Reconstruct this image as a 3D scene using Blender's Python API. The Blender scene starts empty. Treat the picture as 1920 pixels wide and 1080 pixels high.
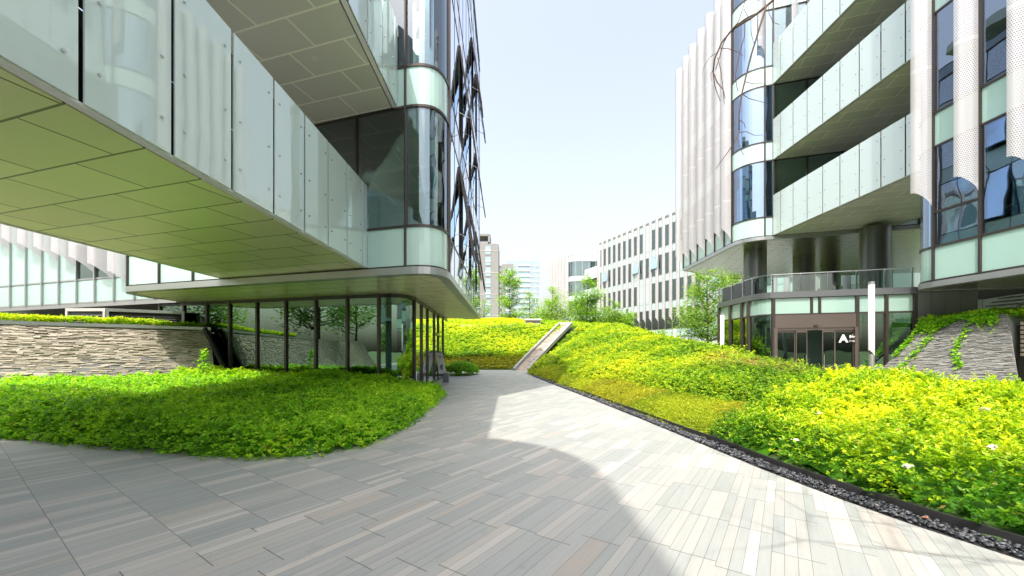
import bpy, math, random
import numpy as np
from mathutils import Vector

random.seed(7)
RNG = np.random.default_rng(11)
scene = bpy.context.scene
COL = scene.collection

# ------------------------------------------------------------------ camera
EYE = 1.65
cam_data = bpy.data.cameras.new("camera")
cam = bpy.data.objects.new("camera", cam_data)
COL.objects.link(cam)
cam.location = (0, 0, EYE)
cam.rotation_euler = (math.radians(90), 0, 0)
cam_data.sensor_width = 36.0
cam_data.lens = 740 / 1920 * 36.0
cam_data.shift_y = (658 - 540) / 1920
cam_data.clip_start = 0.05
cam_data.clip_end = 3000
scene.camera = cam

# ------------------------------------------------------------------ light
SUN_TRAVEL = Vector((0.453, 0.891, 0))
SUN_EL = math.radians(61)
world = bpy.data.worlds.new("World")
scene.world = world
world.use_nodes = True
wn = world.node_tree
wn.nodes.clear()
sky = wn.nodes.new("ShaderNodeTexSky")
sky.sky_type = 'NISHITA'
sky.sun_disc = False
sky.sun_elevation = SUN_EL
sky.sun_rotation = math.atan2(-SUN_TRAVEL.x, -SUN_TRAVEL.y)
sky.air_density = 1.6
sky.dust_density = 6.0
sky.ozone_density = 1.0
bg = wn.nodes.new("ShaderNodeBackground")
bg.inputs[1].default_value = 0.15
wo = wn.nodes.new("ShaderNodeOutputWorld")
hsv = wn.nodes.new("ShaderNodeHueSaturation")     # thin summer haze: a paler blue
hsv.inputs['Saturation'].default_value = 0.6
wn.links.new(sky.outputs[0], hsv.inputs['Color'])
mul = wn.nodes.new("ShaderNodeMix"); mul.data_type = 'RGBA'; mul.blend_type = 'MULTIPLY'
mul.inputs[0].default_value = 1.0; mul.inputs[7].default_value = (.99, .968, 1.01, 1)
wn.links.new(hsv.outputs[0], mul.inputs[6])
wn.links.new(mul.outputs[2], bg.inputs[0])
wn.links.new(bg.outputs[0], wo.inputs[0])
sd = bpy.data.lights.new("sun", 'SUN')
sd.energy = 2.0
sd.angle = math.radians(0.5)
sd.color = (1.0, 0.95, 0.87)
sun = bpy.data.objects.new("sun", sd)
COL.objects.link(sun)
tr = Vector((SUN_TRAVEL.x * math.cos(SUN_EL), SUN_TRAVEL.y * math.cos(SUN_EL), -math.sin(SUN_EL)))
sun.rotation_euler = tr.to_track_quat('-Z', 'Y').to_euler()
sun.location = (-20, -40, 80)
scene.view_settings.view_transform = 'Standard'
scene.view_settings.look = 'None'
scene.view_settings.exposure = 1.3
scene.view_settings.gamma = 1
scene.cycles.max_bounces = 8
scene.cycles.transparent_max_bounces = 16
scene.cycles.caustics_reflective = False
scene.cycles.caustics_refractive = False

# ------------------------------------------------------------------ node helpers
class NB:
    """small helper round one material's node tree"""
    def __init__(s, name):
        s.m = bpy.data.materials.new(name)
        s.m.use_nodes = True
        s.t = s.m.node_tree
        s.t.nodes.clear()
        s.out = s.t.nodes.new("ShaderNodeOutputMaterial")
    def n(s, typ, **kw):
        nd = s.t.nodes.new(typ)
        for k, v in kw.items():
            setattr(nd, k, v)
        return nd
    def put(s, sock, v):
        if isinstance(v, bpy.types.NodeSocket):
            s.t.links.new(v, sock)
        elif v is not None:
            if sock.type == 'RGBA' and not isinstance(v, (int, float)) and len(v) == 3:
                v = (*v, 1)
            sock.default_value = v
    def math(s, op, a, b=None, c=None):
        nd = s.n("ShaderNodeMath", operation=op)
        s.put(nd.inputs[0], a)
        if b is not None: s.put(nd.inputs[1], b)
        if c is not None: s.put(nd.inputs[2], c)
        return nd.outputs[0]
    def pos(s):
        g = s.n("ShaderNodeNewGeometry")
        return g.outputs['Position']
    def sep(s, v):
        nd = s.n("ShaderNodeSeparateXYZ"); s.put(nd.inputs[0], v)
        return nd.outputs
    def comb(s, x, y, z):
        nd = s.n("ShaderNodeCombineXYZ")
        for i, v in enumerate((x, y, z)): s.put(nd.inputs[i], v)
        return nd.outputs[0]
    def noise(s, scale, vec=None, detail=3.0, rough=0.55):
        nd = s.n("ShaderNodeTexNoise")
        nd.inputs['Scale'].default_value = scale
        nd.inputs['Detail'].default_value = detail
        nd.inputs['Roughness'].default_value = rough
        if vec is not None: s.put(nd.inputs['Vector'], vec)
        return nd.outputs[0]
    def mix(s, f, a, b, blend='MIX'):
        nd = s.n("ShaderNodeMix", data_type='RGBA', blend_type=blend)
        s.put(nd.inputs[0], f); s.put(nd.inputs[6], a); s.put(nd.inputs[7], b)
        return nd.outputs[2]
    def ramp(s, f, stops):
        nd = s.n("ShaderNodeValToRGB")
        cr = nd.color_ramp
        while len(cr.elements) < len(stops): cr.elements.new(0.5)
        for e, (p, c) in zip(cr.elements, stops):
            e.position = p; e.color = (*c, 1)
        s.put(nd.inputs[0], f)
        return nd.outputs[0]
    def maprange(s, v, a, b, c, d):
        nd = s.n("ShaderNodeMapRange")
        s.put(nd.inputs[0], v)
        for i, x in enumerate((a, b, c, d)): nd.inputs[i + 1].default_value = x
        return nd.outputs[0]
    def bump(s, h, strength=0.3, dist=0.01):
        nd = s.n("ShaderNodeBump")
        nd.inputs['Strength'].default_value = strength
        nd.inputs['Distance'].default_value = dist
        s.put(nd.inputs['Height'], h)
        return nd.outputs[0]
    def principled(s, color, rough=0.5, metal=0.0, normal=None, coat=0.0, spec=0.5):
        nd = s.n("ShaderNodeBsdfPrincipled")
        s.put(nd.inputs['Base Color'], color)
        s.put(nd.inputs['Roughness'], rough)
        s.put(nd.inputs['Metallic'], metal)
        nd.inputs['Coat Weight'].default_value = coat
        nd.inputs['Coat Roughness'].default_value = 0.03
        nd.inputs['Specular IOR Level'].default_value = spec
        if normal is not None: s.put(nd.inputs['Normal'], normal)
        return nd.outputs[0]
    def mixsh(s, f, a, b):
        nd = s.n("ShaderNodeMixShader")
        s.put(nd.inputs[0], f); s.put(nd.inputs[1], a); s.put(nd.inputs[2], b)
        return nd.outputs[0]
    def done(s, sh):
        s.t.links.new(sh, s.out.inputs[0])
        return s.m

def plain(name, color, rough=0.5, metal=0.0, var=0.08, scale=1.2, coat=0.0):
    b = NB(name)
    f = b.noise(scale, b.pos(), 4)
    c = b.mix(f, tuple(x * (1 - var) for x in color), tuple(min(1, x * (1 + var)) for x in color))
    r = b.maprange(b.noise(scale * .7, b.pos(), 2), 0.3, 0.7, max(0.02, rough - 0.04), min(1, rough + 0.04))
    return b.done(b.principled(c, r, metal, coat=coat))

def glass_mat(name, tint, refl, base=0.16, wav=0.0006):
    b = NB(name)
    nz = b.bump(b.noise(0.8, b.pos(), 1), 1.0, wav * 12)
    t = b.n("ShaderNodeBsdfTransparent"); b.put(t.inputs[0], tint)
    g = b.n("ShaderNodeBsdfGlossy"); b.put(g.inputs[0], refl); g.inputs['Roughness'].default_value = 0.0
    b.put(g.inputs['Normal'], nz)
    fr = b.n("ShaderNodeFresnel"); fr.inputs[0].default_value = 1.5
    f = b.math('MINIMUM', b.math('ADD', b.math('MULTIPLY', fr.outputs[0], 1.1), base), 1.0)
    return b.done(b.mixsh(f, t.outputs[0], g.outputs[0]))

def tile_mat(name, base, joint, rough=0.32, metal=0.75, bw=1.5, rh=0.8, mortar=0.012, wav=0.3):
    b = NB(name)
    x, y, z = b.sep(b.pos())
    u = b.math('SUBTRACT', b.math('MULTIPLY', x, .958), b.math('MULTIPLY', y, .287))
    v = b.math('ADD', b.math('MULTIPLY', x, .287), b.math('MULTIPLY', y, .958))
    br = b.n("ShaderNodeTexBrick")
    br.offset = 0.5
    b.put(br.inputs['Vector'], b.comb(u, v, 0))
    br.inputs['Scale'].default_value = 1
    br.inputs['Mortar Size'].default_value = mortar
    br.inputs['Mortar Smooth'].default_value = 0
    br.inputs['Brick Width'].default_value = bw
    br.inputs['Row Height'].default_value = rh
    br.inputs['Color1'].default_value = (*[c * .93 for c in base], 1)
    br.inputs['Color2'].default_value = (*[c * 1.05 for c in base], 1)
    br.inputs['Mortar'].default_value = (*joint, 1)
    n = b.noise(1.3, b.pos(), 3)
    c = b.mix(b.math('MULTIPLY', n, 0.25), br.outputs[0], b.mix(1.0, br.outputs[0], (.8, .8, .78), 'MULTIPLY'))
    bmp = b.bump(b.math('SUBTRACT', b.math('MULTIPLY', b.noise(.9, b.pos(), 1), .6), b.math('MULTIPLY', br.outputs[1], .15)), wav, .02)
    met = b.math('MULTIPLY', b.math('SUBTRACT', 1.0, br.outputs[1]), metal)
    return b.done(b.principled(c, rough, met, bmp))

def paving_mat():
    b = NB("paving_stone")
    x, y, z = b.sep(b.pos())
    u = b.math('ADD', b.math('MULTIPLY', x, .568), b.math('MULTIPLY', y, .823))      # along the planks
    v = b.math('SUBTRACT', b.math('MULTIPLY', x, .823), b.math('MULTIPLY', y, .568))   # across
    row = b.math('FLOOR', b.math('DIVIDE', v, .088))
    fr = b.math('FRACT', b.math('DIVIDE', v, .088))
    # wide groups of rows share a seam; rows right of the middle run longer and staggered
    wn_ = b.n("ShaderNodeTexWhiteNoise", noise_dimensions='1D')
    b.put(wn_.inputs['W'], b.math('FLOOR', b.math('DIVIDE', b.math('ADD', row, 1), 4)))
    right = b.math('GREATER_THAN', v, -4.1)
    off = b.math('MULTIPLY', wn_.outputs[0], right)
    length = b.math('ADD', .60, b.math('MULTIPLY', right, .28))
    uu = b.math('ADD', b.math('DIVIDE', u, length), off)
    cell = b.math('FLOOR', uu)
    fu = b.math('FRACT', uu)
    w2 = b.n("ShaderNodeTexWhiteNoise", noise_dimensions='2D')
    # some neighbouring strips read as one wide stone
    w3 = b.n("ShaderNodeTexWhiteNoise", noise_dimensions='2D')
    half = b.math('FLOOR', b.math('DIVIDE', row, 2))
    b.put(w3.inputs['Vector'], b.comb(b.math('ADD', cell, 31.5), half, 0))
    pair = b.math('GREATER_THAN', w3.outputs[0], .52)
    rid = b.math('ADD', b.math('MULTIPLY', pair, b.math('MULTIPLY', half, 2)), b.math('MULTIPLY', b.math('SUBTRACT', 1, pair), row))
    b.put(w2.inputs['Vector'], b.comb(b.math('ADD', cell, .5), b.math('ADD', rid, .5), 0))
    col = b.ramp(w2.outputs[0], [(0, (.315, .335, .315)), (.22, (.345, .36, .34)), (.5, (.362, .37, .345)), (.74, (.415, .405, .372)), (.93, (.50, .48, .435)), (1, (.36, .335, .295))])
    # streaks along the grain and blotches
    st = b.noise(1.0, b.comb(b.math('MULTIPLY', u, 2.0), b.math('MULTIPLY', v, 30), 0), 4)
    bl = b.noise(.9, b.pos(), 4)
    fine = b.noise(60, b.pos(), 2)
    col = b.mix(b.maprange(st, .3, .7, 0, .3), col, b.mix(1.0, col, (.66, .7, .72), 'MULTIPLY'))
    col = b.mix(b.maprange(bl, .35, .7, 0, .35), col, b.mix(1.0, col, (1.18, 1.14, 1.06), 'MULTIPLY'))
    col = b.mix(b.maprange(fine, .3, .7, 0, .22), col, b.mix(1.0, col, (.7, .7, .7), 'MULTIPLY'))
    dk = b.noise(2.6, b.pos(), 5, .7)
    col = b.mix(b.maprange(dk, .60, .74, 0, .35), col, b.mix(1.0, col, (.55, .56, .58), 'MULTIPLY'))
    joint = b.math('MAXIMUM', b.math('LESS_THAN', fr, .035), b.math('LESS_THAN', fu, .008))
    seamj = b.math('LESS_THAN', fu, .009)
    nj = b.math('MAXIMUM', b.math('MULTIPLY', b.math('MULTIPLY', b.math('LESS_THAN', fr, .045), .62), b.math('SUBTRACT', 1, b.math('MULTIPLY', pair, b.math('GREATER_THAN', b.math('FRACT', b.math('DIVIDE', row, 2)), .25)))), b.math('MULTIPLY', seamj, .8))
    col = b.mix(nj, col, (.055, .05, .035))
    h = b.math('SUBTRACT', b.math('MULTIPLY', fine, .3), b.math('MULTIPLY', nj, 1.0))
    bp = b.bump(h, .35, .004)
    rg = b.maprange(bl, .3, .7, .42, .62)
    return b.done(b.principled(col, rg, 0, bp, spec=.4))

def stone_mat(name, c1, c2, c3):
    b = NB(name)
    a = b.n("ShaderNodeVertexColor"); a.layer_name = "tint"
    col = b.ramp(b.sep(a.outputs[0])[0], [(0, c1), (.5, c2), (1, c3)])
    n = b.noise(14, b.pos(), 5)
    col = b.mix(b.maprange(n, .3, .7, 0, .4), col, b.mix(1.0, col, (.6, .6, .58), 'MULTIPLY'))
    return b.done(b.principled(col, .8, 0, b.bump(n, .6, .01)))

def leaf_mat(name, dark, mid, bright, dry, trans=0.45, rough=0.42):
    """tint.r picks along dark-mid-bright, tint.g blends to the dry colour"""
    b = NB(name)
    a = b.n("ShaderNodeVertexColor"); a.layer_name = "tint"
    r, g, _ = b.sep(a.outputs[0])
    col = b.ramp(r, [(0, dark), (.5, mid), (1, bright)])
    col = b.mix(g, col, dry)
    d = b.principled(col, rough, 0, spec=.35)
    t = b.n("ShaderNodeBsdfTranslucent")
    b.put(t.inputs[0], b.mix(.5, col, b.mix(1.0, col, (1.25, 1.25, .6), 'MULTIPLY')))
    return b.done(b.mixsh(trans, d, t.outputs[0]))

def perf_mat(name, frac=.42):
    b = NB(name)
    uv = b.n("ShaderNodeUVMap"); uv.uv_map = "UVMap"
    u, v, _ = b.sep(uv.outputs[0])
    vv = b.math('DIVIDE', v, .060)
    fv = b.math('ABSOLUTE', b.math('SUBTRACT', b.math('FRACT', vv), .5))
    uu = b.math('ADD', b.math('DIVIDE', u, .050), b.math('MULTIPLY', b.math('FLOOR', vv), .5))
    fu = b.math('ABSOLUTE', b.math('SUBTRACT', b.math('FRACT', uu), .5))
    hole = b.math('MULTIPLY', b.math('LESS_THAN', fu, frac * .62), b.math('LESS_THAN', fv, frac * .62))
    # the folded tongue left inside each punched hole
    tong = b.math('MULTIPLY', b.math('LESS_THAN', fu, frac * .26), b.math('LESS_THAN', b.math('SUBTRACT', b.math('FRACT', vv), .5), 0.02))
    hole = b.math('MULTIPLY', hole, b.math('SUBTRACT', 1, tong))
    solid = b.math('LESS_THAN', b.math('ABSOLUTE', b.math('SUBTRACT', b.math('FRACT', b.math('DIVIDE', v, 4.46)), .5)), .012)
    hole = b.math('MULTIPLY', hole, b.math('SUBTRACT', 1, solid))
    w = b.principled((.50, .495, .50), .45, .1)
    t = b.n("ShaderNodeBsdfTransparent")
    return b.done(b.mixsh(hole, w, t.outputs[0]))

def frosted_mat():
    b = NB("frosted_glass")
    n = b.noise(.7, b.pos(), 3)
    col = b.mix(n, (.72, .86, .82), (.80, .91, .88))
    d = b.principled(col, .35, 0)
    t = b.n("ShaderNodeBsdfTranslucent"); t.inputs[0].default_value = (.8, .9, .88, 1)
    g = b.n("ShaderNodeBsdfTransparent"); g.inputs[0].default_value = (.75, .85, .83, 1)
    s = b.mixsh(.15, d, t.outputs[0])
    s = b.mixsh(.04, s, g.outputs[0])
    gl = b.n("ShaderNodeBsdfGlossy"); gl.inputs[0].default_value = (.92, .98, .97, 1); gl.inputs['Roughness'].default_value = .02
    b.put(gl.inputs['Normal'], b.bump(b.noise(.7, b.pos(), 1), 1.0, .003))
    fr = b.n("ShaderNodeFresnel"); fr.inputs[0].default_value = 1.5
    return b.done(b.mixsh(b.math('ADD', b.math('MULTIPLY', fr.outputs[0], .9), .055), s, gl.outputs[0]))

def spandrel_mat(name, c, rough=.15):
    b = NB(name)
    n = b.noise(.5, b.pos(), 3)
    col = b.mix(n, tuple(x * .9 for x in c), tuple(min(1, x * 1.08) for x in c))
    return b.done(b.principled(col, rough, 0, coat=1.0))

M = {}
M['paving'] = paving_mat()
M['glass'] = glass_mat("window_glass", (.80, .92, .87), (.85, .95, 1.0), .11)
M['glass_blue'] = glass_mat("blue_window_glass", (.66, .84, .90), (.74, .86, 1.0), .26)
M['glass_mirror'] = glass_mat("reflective_glass", (.45, .6, .62), (.9, .96, 1.0), .60)
M['glass_dark'] = glass_mat("dark_window_glass", (.55, .70, .62), (.66, .82, .76), .20, .0003)
M['glass_ground'] = glass_mat("ground_floor_glass", (.34, .50, .43), (.42, .62, .52), .36, .0002)
M['glass_clear'] = glass_mat("clear_glass", (.86, .93, .91), (.9, .95, .95), .03)
M['spandrel'] = spandrel_mat("mint_glass_panel", (.52, .73, .66))
M['spandrel_light'] = spandrel_mat("pale_glass_panel", (.68, .82, .79))
M['spandrel_dark'] = spandrel_mat("blue_glass_panel", (.42, .55, .66))
M['frosted'] = frosted_mat()
M['spandrel_sun'] = spandrel_mat('mint_panel_sun_darkened', (.40, .60, .53))  # same mint glass, colour darkened to offset direct sun on these blocks
M['spandrel_sun_pale'] = spandrel_mat('pale_mint_panel_sun_darkened', (.50, .67, .62))  # paler copy of that glass, toned down where sun would wash it out
M['spandrel_sun_deep'] = spandrel_mat('deep_mint_panel_sun_darkened', (.33, .49, .43))  # darkest copy of the mint glass, offsets the sun on the pavilion
M['east_panel'] = spandrel_mat('side_glass_panel', (.55, .66, .70), .06)
M['glass_door'] = glass_mat('door_glass', (.42, .56, .52), (.7, .85, .8), .05)
M['mullion'] = plain("bronze_metal", (.075, .062, .055), .35, .5)
M['dark_metal'] = plain("dark_metal", (.05, .052, .05), .38, .6)
M['grey_metal'] = plain("grey_metal", (.44, .45, .44), .32, .65)
M['panel_metal'] = plain("panel_metal", (.16, .17, .175), .38, .5, .15, .6)
M['brown_metal'] = plain("brown_metal", (.155, .125, .11), .36, .6, .12, .8)
M['white_metal'] = plain("white_metal", (.80, .80, .80), .38, .1, .05)
M['steel'] = plain("steel", (.55, .56, .56), .25, .9)
M['black_steel'] = plain("black_steel", (.045, .045, .047), .45, .3, .3)
M['soffit'] = tile_mat("soffit_panels", (.90, .84, .56), (.18, .18, .09), .34, .45, 1.5, .80, .014)
M['soffit_light'] = tile_mat("soffit_panels_light_seams", (.70, .71, .62), (1.0, 1.0, .85), .4, .1, 1.5, .80, .022)
M['soffit_fine'] = tile_mat("soffit_panels_narrow", (.50, .47, .40), (.10, .08, .05), .24, .85, 1.5, .42, .022)
M['perf'] = perf_mat("perforated_white_metal")
M['perf_soft'] = plain("white_fin_metal", (.46, .45, .45), .42, .12, .05)
M['concrete'] = plain("concrete", (.33, .33, .32), .8, 0, .12, 5)
M['light_concrete'] = plain("light_concrete", (.52, .50, .46), .8, 0, .1, 5)
M['inside_wall'] = plain("inside_wall", (.30, .38, .35), .8)
M['ceiling'] = plain("ceiling_board", (.62, .68, .64), .8)
M['soil'] = plain("soil", (.035, .03, .02), .95, 0, .3, 20)
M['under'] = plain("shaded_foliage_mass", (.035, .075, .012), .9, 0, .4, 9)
M['ground'] = plain("ground_grass", (.09, .13, .04), .95, 0, .3, 2)
M['slate'] = stone_mat("ledge_stone", (.24, .21, .165), (.38, .335, .265), (.52, .46, .37))
M['slate_grey'] = stone_mat("grey_ledge_stone", (.13, .135, .125), (.20, .20, .185), (.30, .29, .265))
M['pebble'] = stone_mat("black_pebble", (.02, .023, .028), (.06, .065, .075), (.17, .17, .18))
M['pebble'].node_tree.nodes["Principled BSDF"].inputs['Roughness'].default_value = .35
M['bark'] = plain("bark", (.10, .075, .05), .9, 0, .3, 14)
M['twig'] = plain("branch_bark", (.085, .05, .028), .85, 0, .3, 20)
M['privet'] = leaf_mat("golden_privet_leaf", (.08, .26, .010), (.40, .62, .014), (.80, .82, .018), (.5, .34, .12))
M['box'] = leaf_mat("hedge_leaf", (.08, .23, .010), (.34, .56, .018), (.72, .74, .02), (.5, .33, .13))
M['lefthedge'] = leaf_mat("green_hedge_leaf", (.10, .30, .012), (.30, .64, .025), (.60, .82, .04), (.40, .20, .06), .52)
M['sedge'] = leaf_mat("groundcover_leaf", (.17, .26, .010), (.40, .50, .015), (.58, .62, .025), (.50, .36, .03))
M['treeleaf'] = leaf_mat("tree_leaf", (.07, .18, .015), (.25, .46, .04), (.50, .66, .08), (.3, .25, .1))
M['brick_grey'] = plain("tower_render", (.27, .262, .258), .85, 0, .05, .4)
M['tower_glass'] = spandrel_mat("tower_glass", (.30, .42, .50), .1)
M['tower_white'] = plain("tower_white", (.62, .66, .68), .6)
M['white_paint'] = plain("white_paint", (.78, .78, .77), .5)
M['slat_wood'] = plain("pale_slat", (.42, .37, .29), .6)
M['petal'] = plain('cream_petal', (.70, .66, .50), .7)
M['litter'] = plain('dry_leaf', (.42, .16, .06), .8)
M['column_metal'] = plain('column_cladding', (.17, .175, .165), .32, .45)
M['sign_white'] = plain('sign_white', (.90, .90, .89), .4, 0, .02)
M['lamp_glow'] = plain("lamp_lens", (.75, .75, .70), .3)

# ------------------------------------------------------------------ mesh helpers
class MB:
    def __init__(s):
        s.v = []; s.f = []; s.uv = None
    def add(s, vs, fs):
        o = len(s.v)
        s.v += [tuple(p) for p in vs]
        s.f += [tuple(i + o for i in f) for f in fs]
        return s
    def box(s, x0, y0, z0, x1, y1, z1):
        return s.hexa([(x0, y0), (x1, y0), (x1, y1), (x0, y1)], z0, z1)
    def hexa(s, poly, z0, z1):
        """prism over a plan polygon (counter-clockwise)"""
        n = len(poly)
        z0s = z0 if isinstance(z0, (list, tuple)) else [z0] * n
        z1s = z1 if isinstance(z1, (list, tuple)) else [z1] * n
        vs = [(p[0], p[1], a) for p, a in zip(poly, z0s)] + [(p[0], p[1], a) for p, a in zip(poly, z1s)]
        fs = [tuple(range(n - 1, -1, -1)), tuple(range(n, 2 * n))]
        fs += [(i, (i + 1) % n, n + (i + 1) % n, n + i) for i in range(n)]
        return s.add(vs, fs)
    def beam(s, p, q, w, h):
        p = Vector(p); q = Vector(q)
        d = (q - p).normalized()
        up = Vector((0, 0, 1)) if abs(d.z) < .95 else Vector((0, 1, 0))
        a = d.cross(up).normalized(); b = a.cross(d).normalized()
        a *= w / 2; b *= h / 2
        vs = [p - a - b, p + a - b, p + a + b, p - a + b, q - a - b, q + a - b, q + a + b, q - a + b]
        return s.add(vs, [(0, 1, 2, 3), (7, 6, 5, 4), (0, 4, 5, 1), (1, 5, 6, 2), (2, 6, 7, 3), (3, 7, 4, 0)])
    def tube(s, pts, rad, n=8, cap=True):
        pts = [Vector(p) for p in pts]
        k = len(pts); o = len(s.v)
        rad = rad if isinstance(rad, (list, tuple)) else [rad] * k
        ref = Vector((0, 0, 1))
        d0 = (pts[1] - pts[0]).normalized()
        if abs(d0.z) > .9: ref = Vector((1, 0, 0))
        for i, p in enumerate(pts):
            d = (pts[min(i + 1, k - 1)] - pts[max(i - 1, 0)]).normalized()
            a = d.cross(ref)
            if a.length < 1e-4: a = d.cross(Vector((0, 1, 0)))
            a.normalize(); b = d.cross(a)
            for j in range(n):
                t = 2 * math.pi * j / n
                s.v.append(tuple(p + (a * math.cos(t) + b * math.sin(t)) * rad[i]))
        for i in range(k - 1):
            for j in range(n):
                s.f.append((o + i * n + j, o + i * n + (j + 1) % n, o + (i + 1) * n + (j + 1) % n, o + (i + 1) * n + j))
        if cap:
            s.f.append(tuple(o + j for j in range(n - 1, -1, -1)))
            s.f.append(tuple(o + (k - 1) * n + j for j in range(n)))
        return s
    def cyl(s, x, y, z0, z1, r, n=24, r2=None):
        return s.tube([(x, y, z0), (x, y, z1)], [r, r if r2 is None else r2], n)
    def strip(s, pts, z0, z1, o0, o1):
        """upright slab following a plan polyline; offsets along the outward (right-hand) normal"""
        A = offset_path(pts, o0); B = offset_path(pts, o1)
        n = len(pts); o = len(s.v)
        for P, z in ((A, z0), (A, z1), (B, z0), (B, z1)):
            s.v += [(p[0], p[1], z) for p in P]
        for i in range(n - 1):
            a0, a1, b0, b1 = o + i, o + n + i, o + 2 * n + i, o + 3 * n + i
            s.f += [(b0, b0 + 1, b1 + 1, b1), (a0 + 1, a0, a1, a1 + 1), (a1, b1, b1 + 1, a1 + 1), (a0, a0 + 1, b0 + 1, b0)]
        s.f += [(o, o + 2 * n, o + 3 * n, o + n), (o + n - 1, o + 2 * n - 1, o + 4 * n - 1, o + 3 * n - 1)]
        return s
    def build(s, name, mat, root=None, parent=None, smooth=False, tint=None):
        off = Vector(root.location) if root is not None else Vector((0, 0, 0))
        return mk(name, np.array(s.v, dtype=np.float32) - np.array(off, dtype=np.float32), s.f, mat, parent or root, smooth, tint, s.uv)

def mk(name, V, F, mat, parent=None, smooth=False, tint=None, uv=None):
    me = bpy.data.meshes.new(name)
    me.from_pydata(V.tolist(), [], F)
    if tint is not None:
        ca = me.color_attributes.new("tint", 'FLOAT_COLOR', 'POINT')
        ca.data.foreach_set("color", np.asarray(tint, dtype=np.float32).ravel())
    if uv is not None:
        ul = me.uv_layers.new(name="UVMap")
        li = np.zeros(len(me.loops), dtype=np.int32); me.loops.foreach_get("vertex_index", li)
        ul.data.foreach_set("uv", np.asarray(uv, dtype=np.float32)[li].ravel())
    if smooth:
        me.polygons.foreach_set("use_smooth", [True] * len(me.polygons))
    me.materials.append(mat)
    me.update()
    ob = bpy.data.objects.new(name, me)
    COL.objects.link(ob)
    if parent is not None: ob.parent = parent
    return ob

def mk_tris(name, V, T, mat, parent=None, tint=None):
    """fast path for large leaf meshes"""
    me = bpy.data.meshes.new(name)
    me.vertices.add(len(V)); me.vertices.foreach_set("co", V.astype(np.float32).ravel())
    me.loops.add(len(T) * 3); me.loops.foreach_set("vertex_index", T.astype(np.int32).ravel())
    me.polygons.add(len(T))
    me.polygons.foreach_set("loop_start", np.arange(0, len(T) * 3, 3, dtype=np.int32))
    try: me.polygons.foreach_set("loop_total", np.full(len(T), 3, dtype=np.int32))
    except Exception: pass
    me.update(calc_edges=True)
    if tint is not None:
        ca = me.color_attributes.new("tint", 'FLOAT_COLOR', 'POINT')
        ca.data.foreach_set("color", tint.astype(np.float32).ravel())
    me.materials.append(mat)
    ob = bpy.data.objects.new(name, me)
    COL.objects.link(ob)
    if parent is not None: ob.parent = parent
    return ob

def offset_path(pts, d):
    out = []
    n = len(pts)
    for i in range(n):
        ns = []
        if i > 0:
            dx, dy = pts[i][0] - pts[i - 1][0], pts[i][1] - pts[i - 1][1]; l = math.hypot(dx, dy); ns.append((dy / l, -dx / l))
        if i < n - 1:
            dx, dy = pts[i + 1][0] - pts[i][0], pts[i + 1][1] - pts[i][1]; l = math.hypot(dx, dy); ns.append((dy / l, -dx / l))
        nx = sum(a[0] for a in ns) / len(ns); ny = sum(a[1] for a in ns) / len(ns)
        l = math.hypot(nx, ny) or 1; nx /= l; ny /= l
        k = d / max(.5, nx * ns[0][0] + ny * ns[0][1])
        out.append((pts[i][0] + nx * k, pts[i][1] + ny * k))
    return out

def bez(a, c, b, n=8):
    return [((1 - t) ** 2 * a[0] + 2 * t * (1 - t) * c[0] + t * t * b[0], (1 - t) ** 2 * a[1] + 2 * t * (1 - t) * c[1] + t * t * b[1]) for t in [i / n for i in range(n + 1)]]

def lerp(a, b, t): return tuple(x + (y - x) * t for x, y in zip(a, b))
def seg(a, b, n): return [lerp(a, b, i / n) for i in range(n + 1)]
def at(px, A, B):
    """plan point on the line A-B seen in the photo's column px"""
    k = (px - 960) / 740
    t = (k * A[1] - A[0]) / ((B[0] - A[0]) - k * (B[1] - A[1]))
    return lerp(A, B, t)

def thing(name, label, cat, loc=(0, 0, 0), group=None):
    o = bpy.data.objects.new(name, None)
    COL.objects.link(o)
    o.location = loc
    o.empty_display_size = .3
    o['label'] = label; o['category'] = cat
    if group: o['group'] = group
    return o
def tag(o, label, cat=None, group=None, kind=None):
    o['label'] = label
    if cat: o['category'] = cat
    if group: o['group'] = group
    if kind: o['kind'] = kind
    return o
def dup(root, loc, label):
    r = root.copy(); COL.objects.link(r); r.location = loc; r['label'] = label
    for ch in root.children:
        c = ch.copy(); COL.objects.link(c); c.parent = r
        for g in ch.children:
            d = g.copy(); COL.objects.link(d); d.parent = c
    return r

# ------------------------------------------------------------------ curtain wall
Z0, FF, SP = 4.0, 4.46, 1.13

def emit(items, name, root, limit=100):
    """items: (MB, material). each a part; past the limit the farthest ones become one part per material"""
    def dist(it):
        a = np.array(it[0].v); return float(np.hypot(a[:, 0].mean(), a[:, 1].mean()))
    items = sorted(items, key=dist)
    for mb, mat in items[:limit]:
        mb.build(name, mat, root)
    rest = items[limit:]
    if rest:
        m = MB()
        for mb, _ in rest: m.add(mb.v, mb.f)
        o = m.build(name, rest[0][1], root); o['kind'] = 'stuff'

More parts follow.
